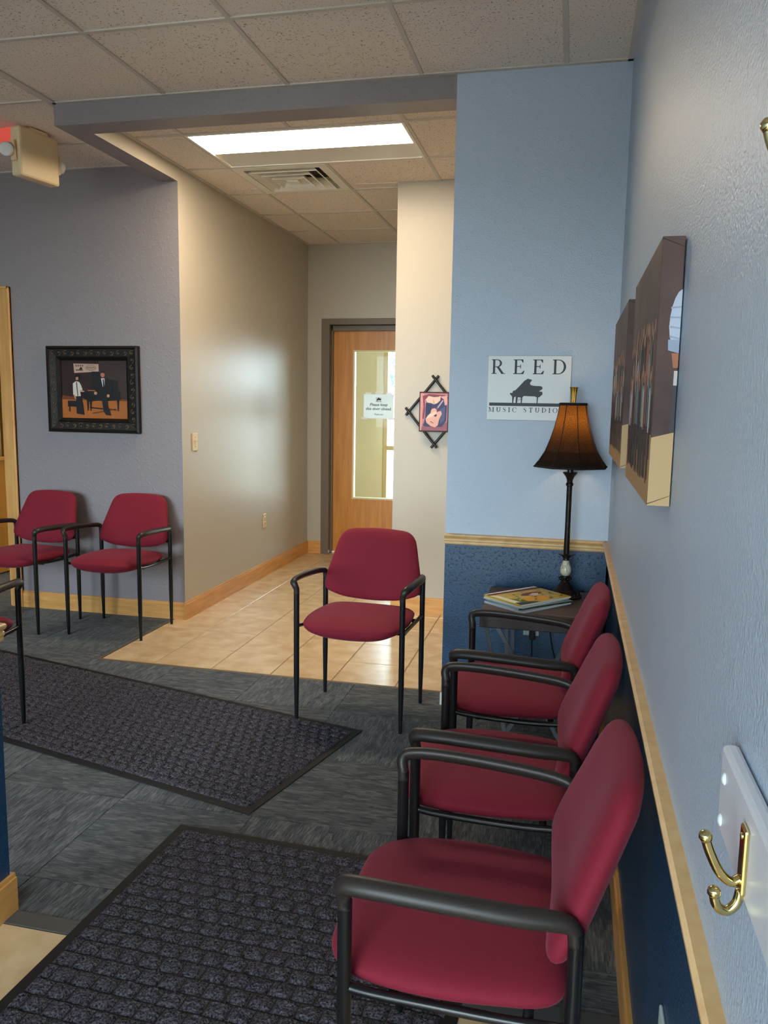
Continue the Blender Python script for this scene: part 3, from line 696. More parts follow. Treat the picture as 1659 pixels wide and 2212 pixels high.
# ---------------- magazines
mg = [(-.324, -.347, TZ+.0005, math.radians(50), 'bottom'), (-.321, -.340, TZ+.0105, math.radians(44), 'low'), (-.330, -.336, TZ+.0185, math.radians(52), 'mid'), (-.327, -.335, TZ+.0255, math.radians(48), 'top')]
lab = {'bottom': 'pale magazine at the bottom of the stack on the side table', 'low': 'green edged magazine second from the bottom of the stack on the table',
       'mid': 'white edged magazine just under the yellow covered one in the stack', 'top': 'magazine with yellow picture cover on top of the stack on the table'}
for (x, y, zz, rz, k) in mg:
    o = empty('magazine', (x, y, zz), rz); tag(o, lab[k], 'magazine', 'magazines stacked on the side table')
    hx, hy = .145, .107; th = .0095 if k == 'bottom' else .0068 if k != 'low' else .0075
    b = MB()
    ns = 14
    prof_ = [(-hx + 2*hx*i/ns, .0016*math.sin(PI*i/ns) - (.0 if i < ns else .0)) for i in range(ns+1)]
    vs = []
    for yy in (-hy, hy):
        for X, Z in prof_: vs += [(X, yy, .0006), (X, yy, th-.0006)]
    n2 = 2*(ns+1); fs = []
    for i in range(ns):
        a = 2*i; fs += [(a, a+2, a+3, a+1), (n2+a, n2+a+1, n2+a+3, n2+a+2), (a+1, a+3, n2+a+3, n2+a+1), (a, n2+a, n2+a+2, a+2)]
    fs += [(0, 1, n2+1, n2), (2*ns, n2+2*ns, n2+2*ns+1, 2*ns+1)]
    b.add(vs, fs).build('pages', m_paper if k != 'low' else mat('green_page_edge', lin(70, 84, 44), .5, col2=lin(24, 26, 18), vscale=60), o)
    cv = MB()
    base = dict(bottom=flat(196, 208, 214, .3), low=flat(150, 170, 176, .3), mid=flat(206, 212, 214, .3), top=flat(206, 176, 62, .25))[k]
    cv.box((-hx-.001, -hy-.001, 0), (hx+.001, hy+.001, .0007), base).box((-hx-.001, -hy-.001, th-.0007), (hx+.001, hy+.001, th), base).box((-hx-.0018, -hy-.001, 0), (-hx-.001, hy+.001, th), base)
    cv.build('cover', parent=o)
    if k == 'top':
        a = MB(); zz_ = th+.0003
        def P(pts, m, dz=0): a.sheet([(u*hx, v*hy, zz_+dz) for u, v in pts], m)
        P([(-1, .72), (1, .62), (1, 1), (-1, 1)], flat(96, 34, 44)); P([(-1, .9), (1, .82), (1, 1), (-1, 1)], flat(232, 226, 224), .0001)
        P([(-1, -1), (-.2, -1), (-.6, -.2), (-1, .1)], flat(92, 112, 30)); P([(-1, -1), (-.75, -1), (-.8, .5), (-1, .7)], flat(232, 226, 200), .0001)
        P([(-.5, -.7), (.2, -.9), (.5, -.45), (0, -.2), (-.45, -.35)], flat(222, 160, 40), .0001)
        r2 = random.Random(2)
        for q in range(30):
            u, v = r2.uniform(-.7, .8), r2.uniform(-.95, .5); P([(u, v), (u+r2.uniform(.05, .2), v-.04), (u+r2.uniform(.03, .16), v+.09)], [flat(60, 62, 24), flat(236, 196, 60), flat(150, 140, 34), flat(34, 24, 16)][q % 4], .0002)
        P([(-.25, .05), (.0, .3), (.35, .32), (.6, .12), (.55, -.06), (.25, -.02), (.1, -.12)], flat(120, 62, 46), .0003); P([(.02, -.02), (.3, .16), (.45, .05), (.3, -.18), (.12, -.18)], flat(226, 200, 196), .0004)
        P([(.35, .28), (.58, .3), (.66, .14), (.52, .08)], flat(176, 104, 74), .0004)
        P([(-1, -1), (-.35, -1), (-.5, -.82), (-.95, -.62)], flat(22, 18, 14), .0003)
        a.build('cover_print', parent=o)

# ---------------- outlet under the table, with plug and cords
def outlet(name, loc, rz, label, m, toggle=False, dz=0):
    o = empty(name, loc, rz); tag(o, label, 'light switch' if toggle else 'outlet')
    MB().rbox((-.036, -.006, -.058), (.036, 0, .058), .003, m).build('cover_plate', parent=o)
    if toggle:
        MB().rbox((-.006, -.0075, -.013), (.006, -.005, .013), .001, m).build('toggle_slot', parent=o)
        bb = MB(); bar(bb, (0, -.006, .0), (0, -.018, .010), .0045, .004); bb.build('toggle', m, o)
        for s in (-1, 1): MB().ball((0, -.006, s*.03), .003, m_socket, n=6).build('screw', parent=o)
    else:
        for s in (-1, 1):
            f = MB().rbox((-.017, -.009, s*.02-.014), (.017, -.005, s*.02+.014), .003, m).build('socket_face', parent=o)
            bb = MB()
            for x in (-.007, .005): bb.box((x, -.0096, s*.02-.004), (x+.002, -.0088, s*.02+.006), m_socket)
            bb.build('slot', parent=f)
    return o
outlet('wall_outlet', (-.320, 0, .431), 0, 'pale outlet plate on the navy wall under the side table', m_pale)
o = empty('power_cord', (-.314, -.012, .419)); tag(o, 'black lamp cord plugged into the outlet under the table', 'cord')
MB().rbox((-.014, -.022, -.06), (.014, 0, .012), .004, m_black).build('plug', parent=o)
MB().tube(smooth_path([(0, -.012, -.06), (.002, -.014, -.2), (.004, -.02, -.34), (.03, -.04, -.42), (.09, -.05, -.424)], 5), .0028, 6).build('cable', m_black, o, smooth=True)
o = tag(MB().tube(smooth_path([(-.09, -.012, .60), (-.235, -.012, .565), (-.236, -.014, .42), (-.222, -.016, .33), (-.19, -.02, .2), (-.19, -.03, .01), (-.12, -.05, .005)], 5), .0028, 6, m_black).build('power_cord', smooth=True), 'black cord hanging down the navy wall right of the outlet', 'cord')
outlet('light_switch', (-W2, 1.201, 1.153), PI/2, 'ivory toggle switch on the cream hall wall near the corner', m_ivory, True)
outlet('wall_outlet', (-W2, 2.430, .459), PI/2, 'ivory outlet low on the cream hall wall', m_ivory)
outlet('wall_outlet', (.010, -2.47, .42), -PI/2, 'pale outlet on the navy wall beside the nearest chair', m_pale)

# ---------------- serif lettering
def strk(pts, wd):
    P = [Vector(p) for p in pts]; L, Rr = [], []
    for i, p in enumerate(P):
        t_ = (P[min(i+1, len(P)-1)]-P[max(i-1, 0)]).normalized(); nrm = Vector((-t_.y, t_.x)); w_ = wd[i] if isinstance(wd, list) else wd
        L.append(p+nrm*w_/2); Rr.append(p-nrm*w_/2)
    return [[tuple(L[i]), tuple(L[i+1]), tuple(Rr[i+1]), tuple(Rr[i])] for i in range(len(P)-1)]
def rc(x0, z0, x1, z1): return [(x0, z0), (x1, z0), (x1, z1), (x0, z1)]
def arcband(cx, cz, ro, ri, a0, a1, n=14):
    q = []
    for i in range(n):
        t0, t1 = a0+(a1-a0)*i/n, a0+(a1-a0)*(i+1)/n
        q.append([(cx+ro[0]*math.cos(t0), cz+ro[1]*math.sin(t0)), (cx+ro[0]*math.cos(t1), cz+ro[1]*math.sin(t1)), (cx+ri[0]*math.cos(t1), cz+ri[1]*math.sin(t1)), (cx+ri[0]*math.cos(t0), cz+ri[1]*math.sin(t0))])
    return q
TK, TN = .15, .05
def letter(ch, TN=.055, TK=.155):
    if ch == 'E': return [rc(.09, 0, .09+TK, 1), rc(0, 0, .70, TN), rc(0, 1-TN, .66, 1), rc(.09, .49, .5, .49+TN), [(.70, 0), (.76, .24), (.71, .24), (.55, TN)], [(.66, 1), (.68, .78), (.63, .78), (.52, 1-TN)], rc(.46, .38, .51, .64)], .78
    if ch == 'D': return [rc(.09, 0, .09+TK, 1), rc(0, 0, .42, TN), rc(0, 1-TN, .42, 1)] + arcband(.38, .5, (.52, .5), (.36, .45), -PI/2, PI/2), .92
    if ch == 'R': return [rc(.09, 0, .09+TK, 1), rc(0, 0, .36, TN), rc(0, 1-TN, .4, 1), rc(.2, .46, .42, .46+TN)] + arcband(.38, .73, (.33, .27), (.18, .22), -PI/2, PI/2) + [[(.34, .48), (.51, .50), (.86, .03), (.68, .0)], rc(.66, 0, .95, TN*.8)], .95
    if ch == 'I': return [rc(.1, 0, .1+TK, 1), rc(0, 0, .35, TN), rc(0, 1-TN, .35, 1)], .35
    if ch == 'T': return [rc(.32, 0, .32+TK, 1), rc(.2, 0, .6, TN), rc(0, 1-TN, .8, 1), [(0, 1), (0, .76), (.04, .76), (.12, 1)], [(.8, 1), (.8, .76), (.76, .76), (.68, 1)]], .8
    if ch == 'O': return arcband(.5, .5, (.5, .52), (.34, .47), 0, 2*PI, 28), 1.0
    if ch == 'C': return arcband(.5, .5, (.5, .52), (.34, .46), .75, 2*PI-.75, 22) + [[(.86, .86), (.86, .62), (.82, .62), (.74, .9)]], .9
    if ch == 'U': return [rc(.09, .3, .09+TK, 1), rc(0, 1-TN, .34, 1), rc(.70, .3, .70+TN*1.3, 1), rc(.58, 1-TN, .88, 1)] + arcband(.425, .32, (.335, .34), (.245-.06, .27), PI, 2*PI), .88
    if ch == 'M': return [rc(.1, 0, .1+TN, 1), rc(0, 0, .26, TN), rc(0, 1-TN, .2, 1), [(.08, 1), (.26, 1), (.60, .12), (.52, 0)], [(.52, 0), (.58, .16), (.92, 1), (.87, 1)], rc(.86, 0, .86+TK, 1), rc(.76, 0, 1.12, TN), rc(.9, 1-TN, 1.12, 1)], 1.12
    if ch == 'S':
        pts = [(.56, .80), (.50, .92), (.34, .975), (.17, .93), (.09, .80), (.13, .66), (.32, .55), (.50, .43), (.55, .27), (.48, .11), (.30, .025), (.13, .07), (.06, .2)]
        return strk(pts, [.03, .05, .06, .08, .12, .15, .17, .17, .14, .10, .06, .05, .03]) + [[(.60, .95), (.60, .72), (.56, .72), (.53, .88)], [(.04, .05), (.04, .3), (.08, .3), (.10, .12)]], .64
    return [], .45
def serif(b, text, x, zb, h, total, place, m, par=None):
    gl = [letter(c, *((.095, .19) if h < .03 else (.055, .155))) for c in text]; wsum = sum(g[1] for g in gl)*h; gap = (total-wsum)/max(1, len(text)-1)
    for g, wd in gl:
        if par is not None: b = MB()
        for poly in g: b.sheet([place(x+p[0]*h, zb+p[1]*h) for p in poly], m)
        if par is not None and g: b.build('letter', parent=par)
        x += wd*h+gap

# ---------------- REED MUSIC STUDIO sign
o = empty('wall_sign', (-.374, -.001, 1.5035)); tag(o, 'white wall sign reading REED MUSIC STUDIO with a grand piano', 'sign')
hx, hz = .182, .142
MB().rbox((-hx, -.012, -hz), (hx, 0, hz), .0015, m_signface).build('panel', parent=o)
b = MB(); pl_ = lambda y: (lambda u, v: (u, y, v))
S0 = .364/638
q = lambda u, v: (-hx+(u-406)*S0, -.0126, hz-(v-247)*S0*.995)
serif(b, 'REED', q(433, 0)[0], q(0, 388)[2], 112*S0, 572*S0, pl_(-.0126), m_signink, o)
serif(b, 'MUSIC STUDIO', q(420, 0)[0], q(0, 685)[2], 37*S0, 532*S0, pl_(-.0126), m_signink, o)
pno = [(715,423),(750,432),(733,458),(740,472),(765,478),(820,480),(832,492),(828,505),(805,520),(832,525),(832,545),(810,565),(800,568),(798,612),(790,612),(790,568),(775,560),(690,558),(680,568),(677,612),(668,612),(668,570),(645,568),(640,612),(628,612),(628,562),(615,570),(610,612),(602,612),(600,565),(590,552),(582,545),(583,535),(600,535),(605,520),(625,512),(650,485),(690,440)]
b = MB().sheet([q(*p) for p in pno][::-1], m_signink).sheet([q(*p) for p in rc(423, 612, 1000, 637)], m_signink)
for p in (((645, 600), (668, 582)), ((645, 590), (668, 572))):
    for poly in strk(p, 2.5): b.sheet([q(*c_) for c_ in poly], m_signink)
b.build('piano_emblem', parent=o)

# ---------------- framed portrait
def picture(name, x0, x1, z0, z1, y, label): 
    o = empty(name, ((x0+x1)/2, y, (z0+z1)/2)); tag(o, label, 'picture'); return o, (x1-x0)/2, (z1-z0)/2
o, hx, hz = picture('framed_picture', -3.5286, -2.8722, 1.2063, 1.7587, YL-.001, 'ornate black framed portrait of two people at a piano')
m_frame = mat('carved_black_frame', lin(34, 26, 21), .45, spec=.25, col2=lin(20, 16, 14), vscale=60)
m_carve = mat('rubbed_gold_carving', lin(128, 108, 76), .4, metal=.3, col2=lin(48, 38, 30), vscale=120)
FP = [(0, -.0), (.0, -.030), (.014, -.034), (.020, -.026), (.066, -.020), (.072, -.024), (.078, -.020), (.092, -.010)]
b = MB()
rings = [[(-hx+i, d_, -hz+i), (hx-i, d_, -hz+i), (hx-i, d_, hz-i), (-hx+i, d_, hz-i)] for i, d_ in FP]
loft(b, rings, False, False); b.build('frame', m_frame, o)
b = MB(); i_ = .044; kx = 13; kz = 11
def scroll(cx, cz, a, s):
    pts = [(cx+math.cos(a+t_*.75)*s*(1-.10*t_), -.0235-.002*math.sin(t_), cz+math.sin(a+t_*.75)*s*(1-.10*t_)) for t_ in range(8)]
    b.tube(pts, .0032, 5); b.ball((cx, -.024, cz), .0055, n=6)
for k in range(kx):
    x = -hx+i_+(2*hx-2*i_)*k/(kx-1)
    for zz in (hz-i_, -hz+i_): scroll(x, zz, (k % 2)*PI+PI/4, .0175)
for k in range(1, kz-1):
    zz = -hz+i_+(2*hz-2*i_)*k/(kz-1)
    for x in (-hx+i_, hx-i_): scroll(x, zz, (k % 2)*PI+PI/2, .0175)
k_ = b.build('carved_scrolls', m_carve, o, smooth=True); k_['kind'] = 'stuff'
iw, ih = hx-.088, hz-.088
a = MB(); lay = [0]
m_glossy = .22
def A(pts, c, W=1040, H=930):      # picture space of the zoomed print, origin top left
    lay[0] += 1; y = -.006-.00008*lay[0]
    a.sheet([(-iw+2*iw*u/W, y, ih-2*ih*v/H) for u, v in pts][::-1], flat(*c, m_glossy))
def ell(cx, cy, rx, ry, n=14): return [(cx+rx*math.cos(2*PI*k/n), cy+ry*math.sin(2*PI*k/n)) for k in range(n)]
A(rc(0, 0, 1040, 930), (46, 25, 20)); A([(600, 0), (1040, 0), (1040, 600), (560, 600)], (60, 42, 36)); A(rc(0, 610, 1040, 930), (176, 100, 38)); A([(0, 560), (300, 600), (1040, 610), (1040, 640), (0, 625)], (110, 58, 28))
A([(205, 55), (600, 62), (600, 180), (215, 205)], (196, 160, 140))
A([(290, 150), (320, 110), (345, 125), (340, 150)], (30, 24, 24)); A(rc(240, 152, 355, 166), (40, 30, 28)); A(ell(480, 120, 85, 48), (150, 122, 108)); A(ell(480, 118, 76, 38), (176, 146, 128))
for kx_, ww in ((240, 22), (275, 20), (308, 20), (340, 20)): A(rc(kx_, 76, kx_+ww, 102), (110, 80, 72))
for poly in strk([(415, 130), (430, 108), (450, 128), (470, 112), (500, 126), (520, 110), (545, 124)], 7): A(poly, (84, 60, 54))
A([(490, 180), (600, 180), (640, 260), (640, 500), (480, 500)], (14, 9, 8)); A([(760, 300), (890, 320), (900, 480), (760, 480)], (20, 13, 12))
A([(320, 500), (480, 480), (920, 490), (930, 620), (760, 640), (560, 640), (430, 660), (350, 600)], (12, 8, 8)); A([(420, 470), (540, 472), (540, 486), (420, 488)], (150, 96, 60))
for xx in (400, 445, 870): A([(xx, 600), (xx+40, 600), (xx+26, 800), (xx+10, 800)], (16, 10, 9))
A([(450, 740), (860, 770), (860, 790), (450, 762)], (40, 22, 14)); A([(480, 830), (800, 770), (820, 785), (500, 850)], (110, 60, 24))
A(rc(100, 645, 270, 740), (20, 13, 14)); A(rc(118, 738, 138, 820), (20, 13, 12))
A([(230, 570), (320, 560), (345, 700), (360, 870), (300, 860), (235, 850)], (14, 10, 12))                     # trousers
A([(190, 370), (240, 335), (290, 345), (320, 400), (340, 470), (300, 480), (310, 570), (225, 575), (190, 540)], (214, 204, 192)); A([(240, 350), (256, 350), (270, 570), (258, 570)], (30, 22, 22)); A([(310, 470), (370, 490), (360, 505), (300, 500)], (198, 150, 128)); A([(190, 540), (222, 560), (240, 620), (215, 612)], (196, 140, 116))
A(ell(258, 285, 26, 34), (190, 130, 108)); A([(225, 300), (232, 240), (262, 225), (292, 245), (300, 310), (284, 300), (278, 268), (242, 270), (236, 310)], (24, 16, 16))
A([(590, 330), (640, 285), (740, 290), (800, 350), (810, 520), (770, 560), (600, 560), (570, 520)], (16, 12, 14)); A([(635, 285), (690, 285), (690, 400), (660, 420)], (208, 200, 200)); A([(660, 300), (678, 300), (690, 420), (668, 440)], (26, 22, 26))
A([(630, 550), (740, 550), (730, 700), (780, 870), (700, 865), (660, 800)], (18, 13, 14)); A(ell(662, 228, 33, 44), (186, 118, 92)); A([(630, 220), (640, 178), (668, 168), (696, 184), (700, 230), (690, 205), (650, 200)], (44, 26, 18)); A(ell(545, 520, 24, 26), (196, 140, 112)); A(ell(740, 560, 22, 26), (196, 140, 112))
MB().box((-iw, -.0059, -ih), (iw, 0, ih), flat(20, 14, 12)).build('backing', parent=o)
a.build('photo_print', parent=o)

# ---------------- guitar painting on a stick lattice
o, hx, hz = picture('guitar_painting', -1.164, -.970, 1.243, 1.5035, YC-.001, 'pink and blue guitar painting on black crossed sticks')
m_stick = mat('black_bamboo', (.013, .012, .012, 1), .32)
dx, dz = .175, .212
for (p, q_, yy) in (((-dx, 0), (0, dz), -.010), ((0, -dz), (dx, 0), -.010), ((0, dz), (dx, 0), -.022), ((-dx, 0), (0, -dz), -.022)):
    p, q_ = Vector((p[0], yy, p[1])), Vector((q_[0], yy, q_[1])); t_ = (q_-p).normalized()*.032
    MB().tube([p-t_, q_+t_], .0085, 10).build('stick', m_stick, o, angle=40)
MB().box((-hx, -.052, -hz), (hx, -.032, hz), flat(58, 20, 24)).build('canvas', parent=o)
a = MB(); lay = [0]
def G(pts, c):                 # 0..100 x 0..136
    lay[0] += 1; y = -.0522-.00006*lay[0]; k = .93
    a.sheet([((-1+2*u/100)*hx*k, y, (1-2*v/136)*hz*k) for u, v in pts][::-1], flat(*c, .45))
G(rc(0, 0, 100, 136), (200, 128, 132)); G([(0, 0), (12, 0), (6, 60), (10, 136), (0, 136)], (216, 150, 148)); G([(8, 10), (30, 3), (90, 6), (100, 14), (100, 20), (30, 14), (16, 24), (18, 60), (14, 95), (8, 92), (12, 50)], (128, 62, 76)); G([(10, 110), (60, 118), (100, 104), (100, 136), (4, 136)], (150, 88, 104))
G([(20, 36), (30, 30), (50, 36), (72, 28), (76, 14), (92, 20), (98, 50), (96, 100), (80, 122), (20, 122), (12, 118), (18, 90)], (52, 56, 98)); G([(22, 40), (42, 42), (40, 66), (28, 80), (22, 76)], (36, 40, 86)); G([(70, 60), (92, 46), (90, 98), (74, 112)], (76, 84, 122))
G([(20, 22), (30, 10), (50, 14), (68, 12), (74, 8), (72, 26), (62, 36), (50, 40), (40, 36), (26, 34)], (236, 196, 182)); G([(46, 24), (49, 24), (52, 38), (48, 38)], (204, 150, 146))
G([(72, 12), (98, 8), (98, 40), (90, 44), (86, 22)], (222, 168, 166))
for poly in strk([(84, 24), (54, 66)], 7): G(poly, (120, 96, 120))
for poly in strk([(83, 25), (64, 52)], 3.2): G(poly, (206, 178, 190))
G([(44, 56), (54, 54), (60, 60), (64, 66), (76, 64), (80, 74), (74, 86), (70, 96), (66, 116), (56, 124), (40, 120), (24, 108), (20, 94), (28, 82), (38, 72), (40, 62)], (228, 172, 158)); G([(52, 76), (56, 70), (62, 80), (58, 86), (50, 82)], (70, 44, 66)); G([(24, 92), (30, 80), (48, 68), (58, 66), (60, 74), (44, 86)], (238, 206, 190))
G([(38, 101), (50, 108), (49, 110), (37, 103)], (84, 52, 56)); G([(60, 60), (63, 57), (66, 66), (62, 70)], (90, 60, 80))
a.build('canvas_print', parent=o)

# ---------------- paper sign on the hall door
def text_mesh(txt, size, shear=0, align='CENTER'):
    c = bpy.data.curves.new('text', 'FONT'); c.body = txt; c.size = size; c.shear = shear; c.offset = size*.018; c.align_x = align; c.resolution_u = 2
    t_ = bpy.data.objects.new('text', c); COL.objects.link(t_); bpy.context.view_layer.update()
    me = bpy.data.meshes.new_from_object(t_.evaluated_get(bpy.context.evaluated_depsgraph_get()))
    bpy.data.objects.remove(t_); return [tuple(v.co) for v in me.vertices], [tuple(p.vertices) for p in me.polygons]
o = empty('paper_notice', (-1.933, Y0+.0165, 1.392)); tag(o, 'white paper notice asking to keep this door closed, taped to the door glass', 'notice')
MB().box((-.142, -.0015, -.112), (.142, -.0008, .112), m_notice).build('sheet', parent=o)
for (x, zz, wx, wz) in ((-.10, .118, .026, .010), (.0, .120, .034, .012), (.10, .118, .026, .010), (-.135, -.112, .03, .010), (.12, -.112, .03, .010)): MB().box((x-wx, -.0022, zz-wz), (x+wx, -.0016, zz+wz), m_tape).build('tape_strip', parent=o)
b = MB()
for txt, s, zz, shr in (('Please keep', .036, .004, .25), ('this door closed.', .036, -.034, .25), ('Thank you', .020, -.080, .2)):
    v_, f_ = text_mesh(txt, s, shr); b.add([(x, -.0018, y+zz) for x, y, _ in v_], f_, m_ink)
serif(b, 'REED', -.026, .068, .013, .052, pl_(-.0018), m_ink)
S1 = .00019
b.sheet([((u-707)*S1, -.0018, .046+(612-v)*S1) for u, v in pno][::-1], m_ink).sheet([(x, -.0018, zz) for x, zz in rc(-.03, .042, .03, .046)], m_ink)
b.build('lettering', parent=o)

# ---------------- canvas prints on the right wall
def canvas(name, y0, y1, z0, z1, label, seed):
    o = empty(name, (0, (y0+y1)/2, (z0+z1)/2)); tag(o, label, 'picture', 'canvas prints on the right wall')
    hy, hz = (y1-y0)/2, (z1-z0)/2; X0, X1 = -.0025, -.040
    brown, tan = mat('printed_brown', lin(104, 80, 74), .55, spec=.3, col2=lin(72, 52, 48), vscale=7), flat(176, 136, 84, .6)
    cut = -hz+.125
    b = MB()
    b.rbox((X1, -hy, -hz), (X0, hy, hz), .0015, brown).build('wrapped_canvas', parent=o)
    a = MB(); r = random.Random(seed)
    def Fp(pts, m, k): a.sheet([(X1-.0003-.00006*k, u, v) for u, v in pts], m)
    Fp([(-hy, -hz), (hy, -hz), (hy, cut-.02), (-hy, cut)], tan, 0)
    # rows of standing people
    n = 46
    for i in range(n):
        back = i < 24
        u = -hy+.04 + (2*hy-.08)*((i % 24)/23 if back else (i-24)/21) + r.uniform(-.012, .012); base = cut-.035+(.0 if back else -.045)-.012*r.random(); hgt = r.uniform(.20, .235)+(.03 if back else 0)
        w_ = r.uniform(.008, .013)
        shirt = [(206, 206, 204), (60, 44, 46), (196, 196, 214), (96, 132, 134), (150, 96, 84), (40, 32, 36), (34, 28, 32), (120, 84, 78)][r.randrange(8)]
        leg = [(44, 34, 38), (34, 30, 36), (72, 48, 46)][r.randrange(3)]
        k = 1+i*.3
        Fp([(u-w_*.8, base), (u+w_*.8, base), (u+w_, base+hgt*.55), (u-w_, base+hgt*.55)], flat(*leg, .6), k)
        Fp([(u-w_*1.1, base+hgt*.45), (u+w_*1.1, base+hgt*.45), (u+w_*1.2, base+hgt*.78), (u+w_*.5, base+hgt*.84), (u-w_*.5, base+hgt*.84), (u-w_*1.2, base+hgt*.78)], flat(*shirt, .6), k+.1)
        Fp([(u+.009*math.cos(t_), base+hgt*.92+.014*math.sin(t_)) for t_ in [2*PI*j/10 for j in range(10)]], flat(190, 142, 118, .6), k+.2)
    a.build('people_print', parent=o)
    a = MB()
    def Sd(pts, m, k): a.sheet([(u, -hy-.0003-.0001*k, v) for u, v in pts], m)
    Sd([(X0, -hz), (X1, -hz), (X1, cut-.005), (X0, cut+.005)][::-1], flat(192, 160, 116, .6), 0)
    if seed == 1:
        Sd([(X0, .048), (X0-.012, .050), (X0-.0165, .062), (X0-.0185, .080), (X0-.0175, .098), (X0-.015, .114), (X0-.011, .128), (X0-.006, .138), (X0, .143)], flat(192, 200, 216, .6), 1)
        for q in range(4): Sd([(X0, .058+q*.018), (X0-.017, .062+q*.016), (X0-.0168, .0655+q*.016), (X0, .0605+q*.018)], flat(158, 168, 192, .6), 1.5)
        Sd([(X0, .035), (X0-.018, .04), (X0-.019, .058), (X0, .058)], flat(160, 170, 190, .6), 2); Sd([(X0, .01), (X0-.008, .01), (X0-.012, .035), (X0, .035)], flat(176, 112, 84, .6), 2); Sd([(X0, -.02), (X0-.006, -.02), (X0-.006, .005), (X0, .005)], flat(200, 196, 190, .6), 2); Sd([(X0, -.10), (X0-.008, -.10), (X0-.005, -.02), (X0, -.02)], flat(66, 66, 70, .6), 1)
    fold = flat(52, 40, 36, .6)
    Sd([(X1, hz-.002), (X0, hz-.018), (X0, hz-.019), (X1, hz-.004)], fold, 3); Sd([(X1, -hz+.002), (X0, -hz+.018), (X0, -hz+.019), (X1, -hz+.004)], flat(96, 76, 48, .6), 3)
    a.build('edge_print', parent=o)
    return o
canvas('canvas_print', -2.198, -1.58, 1.258, 1.720, 'nearer canvas print of a group with a white sleeve on its edge', 1)
canvas('canvas_print', -1.318, -.59, 1.258, 1.724, 'farther canvas print of a standing group near the lamp corner', 2)

# ---------------- coat racks
def coat_rack(y0, y1, z0, z1, hooks, label, caps):
    o = empty('coat_rack', (0, (y0+y1)/2, (z0+z1)/2)); tag(o, label, 'coat rack', 'coat racks on the right wall')
    oy, oz = o.location.y, o.location.z
    MB().rbox((-.017, y0-oy, z0-oz), (-.0012, y1-oy, z1-oz), .005, m_board).build('board', parent=o)
    for (cy, cz) in caps: MB().ball((-.0165, cy-oy, cz-oz), .0062, n=12, sc=(.6, 1, 1)).build('screw_cap', m_screw, o, smooth=True)
    for (hy_, hz_) in hooks:
        y, zz = hy_-oy, hz_-oz
        h = MB().rbox((-.0215, y-.009, zz-.028), (-.017, y+.009, zz+.030), .002).build('hook', m_brass, o)
        p = smooth_path([(-.020, y, zz-.016), (-.028, y-.002, zz-.019), (-.038, y-.004, zz-.010), (-.047, y-.006, zz+.008), (-.051, y-.007, zz+.020)], 5)
        MB().tube(p, [(.0042, .0042)]*(len(p)-1)+[(.0048, .0048)], 10).build('upper_prong', m_brass, h, smooth=True)
        p = smooth_path([(-.0195, y, zz-.026), (-.022, y-.001, zz-.038), (-.030, y-.003, zz-.045), (-.038, y-.005, zz-.040), (-.041, y-.006, zz-.030)], 5)
        MB().tube(p, .0042, 10).build('lower_prong', m_brass, h, smooth=True)
        for c_ in ((-.051, y-.007, zz+.021), (-.041, y-.006, zz-.028)): MB().ball(c_, .0058, n=10).build('hook_tip', m_brass, h, smooth=True)
        for s in (-.02, .022): MB().ball((-.0218, y, zz+s), .003, n=8, sc=(.5, 1, 1)).build('hook_screw', m_brass, h, smooth=True)
coat_rack(-3.98, -2.880, 1.021, 1.107, [(-3.010, 1.058), (-3.45, 1.058)], 'white coat rack board with brass double hook, low on the right wall', [(-2.903, 1.080), (-2.8985, 1.036)])
coat_rack(-3.98, -2.93, 1.565, 1.65, [(-3.046, 1.607), (-3.45, 1.607)], 'upper coat rack with one brass hook tip in view at the right edge', [(-2.955, 1.63)])

# ---------------- ceiling light, vent and emergency unit
t = empty('ceiling_light', ((LIGHT[0]+LIGHT[1])/2, (LIGHT[2]+LIGHT[3])/2, HH)); tag(t, 'bright recessed troffer light in the hall ceiling', 'light')
hx, hy = (LIGHT[1]-LIGHT[0])/2-.006, (LIGHT[3]-LIGHT[2])/2-.006
b = MB(); rings = [[(-a_, -c_, z_), (a_, -c_, z_), (a_, c_, z_), (-a_, c_, z_)] for a_, c_, z_ in ((hx, hy, .008), (hx, hy, -.003), (hx-.016, hy-.016, -.003), (hx-.018, hy-.018, .006))]
loft(b, rings, False, False); b.build('housing', m_lampwhite, t)
Lx = hx-.022; yl = .045; yr = hy-.020
MB().box((-Lx, -hy+.022, .004), (Lx, yl, .010), m_lens).build('lens', parent=t)
b = MB(); vs = [(sx*Lx, y, zz) for sx in (-1, 1) for y, zz in ((yl, .004), (yl+.012, .016), (yr, .001), (yr, .02), (yl, .03))]
b.add(vs, [(i, (i+1) % 5, 5+(i+1) % 5, 5+i) for i in range(5)] + [tuple(range(5))[::-1], tuple(range(5, 10))]); b.build('reflector', m_lampwhite, t)
t = empty('air_vent', ((VENT[0]+VENT[1])/2, (VENT[2]+VENT[3])/2, HH)); tag(t, 'square louvred air vent in the hall ceiling behind the light', 'vent')
h = .300
b = MB(); rings = [[(-a_, -a_, z_), (a_, -a_, z_), (a_, a_, z_), (-a_, a_, z_)] for a_, z_ in ((h, .006), (h, -.003), (.245, -.003), (.245, .03), (.20, .06))]
loft(b, rings, False, False); b.build('face_panel', m_vent, t)
MB().box((-.24, -.24, .062), (.24, .24, .066), m_dark).build('duct', parent=t)
for k, (a0, a1, z0, z1) in enumerate(((.225, .165, -.012, .04), (.165, .11, -.016, .04), (.11, .06, -.020, .035))):
    b = MB(); rings = [[(-q_, -q_, z_), (q_, -q_, z_), (q_, q_, z_), (-q_, q_, z_)] for q_, z_ in ((a0, z0), (a1, z1), (a1-.002, z1), (a0-.006, z0-.002), (a0, z0))]
    loft(b, rings, False, False); b.build('louvre', m_vent, t)
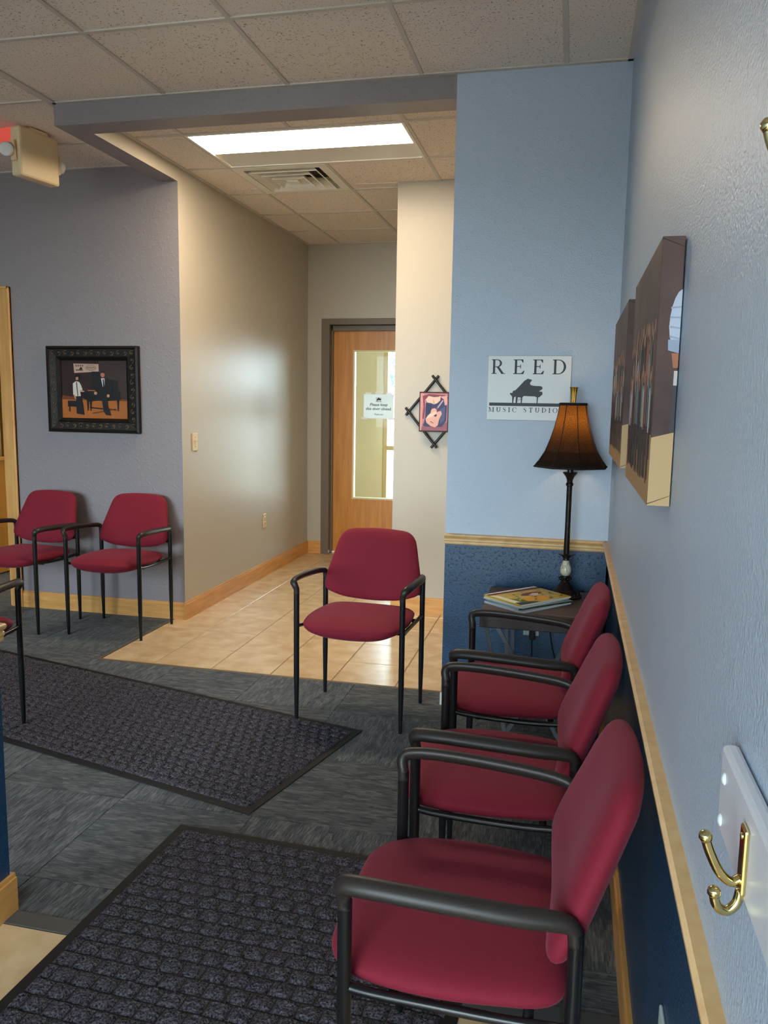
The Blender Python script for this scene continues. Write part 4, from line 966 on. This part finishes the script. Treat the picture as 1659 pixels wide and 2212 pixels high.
MB().rbox((-.04, -.04, -.022), (.04, .04, .0), .006, m_vent).build('center_plate', parent=t)
b = MB()
for sx, sy in ((1,1),(1,-1),(-1,1),(-1,-1)): b.tube([(sx*.03, sy*.03, -.01), (sx*.23, sy*.23, .05)], .004, 6)
b.build('brace', m_vent, t)

t = empty('emergency_light', (-3.06, .33, HC)); t.rotation_euler = (0, 0, -.18); tag(t, 'ivory exit and emergency light unit hanging from the ceiling at left', 'emergency light')
MB().rbox((-.034, -.140, -.262), (.034, .130, -.012), .012, m_unit).build('housing', parent=t)
MB().rbox((-.03, -.06, -.02), (.03, .06, 0), .004, m_unit).build('ceiling_mount', parent=t)
for s in (-1, 1):
    b = MB(); bar(b, (0, s*.15, -.19), (0, s*.156, -.09), .014, .006); k = b.build('lamp_arm', m_unit, t)
    MB().lathe([(.008, 0), (.030, .006), (.036, .022), (.037, .036), (.030, .040), (.001, .040)], n=18).build('lamp_head', m_clear, t, smooth=True, loc=(-.01 if s > 0 else -.03, s*.152-.005, -.145), rot=(PI/2*-s*.9, 0, .5 if s < 0 else 0))
MB().rbox((-.30, -.11, -.115), (-.036, -.10, -.004), .003, m_red).build('exit_panel', parent=t)

struct(MB().box((-30, -40, -.25), (30, -5.36, -.15), mat('warm_bounce_ground', (.27, .235, .20, 1), .9)).build('ground'))  # unseen ground, added for warm bounce onto upper walls and ceiling
# ---------------- outside: ground and a tree beyond the vestibule window
struct(MB().box((-30, 5.7, -.25), (30, 40, -.15), mat('pale_gravel', (.55, .5, .42, 1), .9, col2=(.42, .38, .3, 1), vscale=12)).build('ground'))
t = empty('garden_tree', (-3.6, 16, -.15)); tag(t, 'pale tree outside the window beyond the hall door', 'tree')
MB().tube([(0, 0, 0), (.05, 0, 1.2), (0, .05, 2.2)], [.12, .09, .06], 8).build('trunk', mat('bark', (.12, .09, .07, 1), .9), t, smooth=True)
b = MB(); r = random.Random(4)
for k in range(700):
    a_, e_, q_ = r.uniform(0, 2*PI), r.uniform(-1, 1), r.random()**.4
    c_ = Vector((1.0*q_*math.cos(a_)*math.sqrt(1-e_*e_), 1.0*q_*math.sin(a_)*math.sqrt(1-e_*e_), 2.4+1.3*q_*e_))
    u_ = Vector((r.uniform(-1,1), r.uniform(-1,1), r.uniform(-1,1))).normalized()*.13; v_ = u_.orthogonal().normalized()*.06
    b.sheet([c_-u_, c_+v_, c_+u_, c_-v_])
k = b.build('foliage', mat('blue_green_leaf', (.10, .17, .15, 1), .6), t)
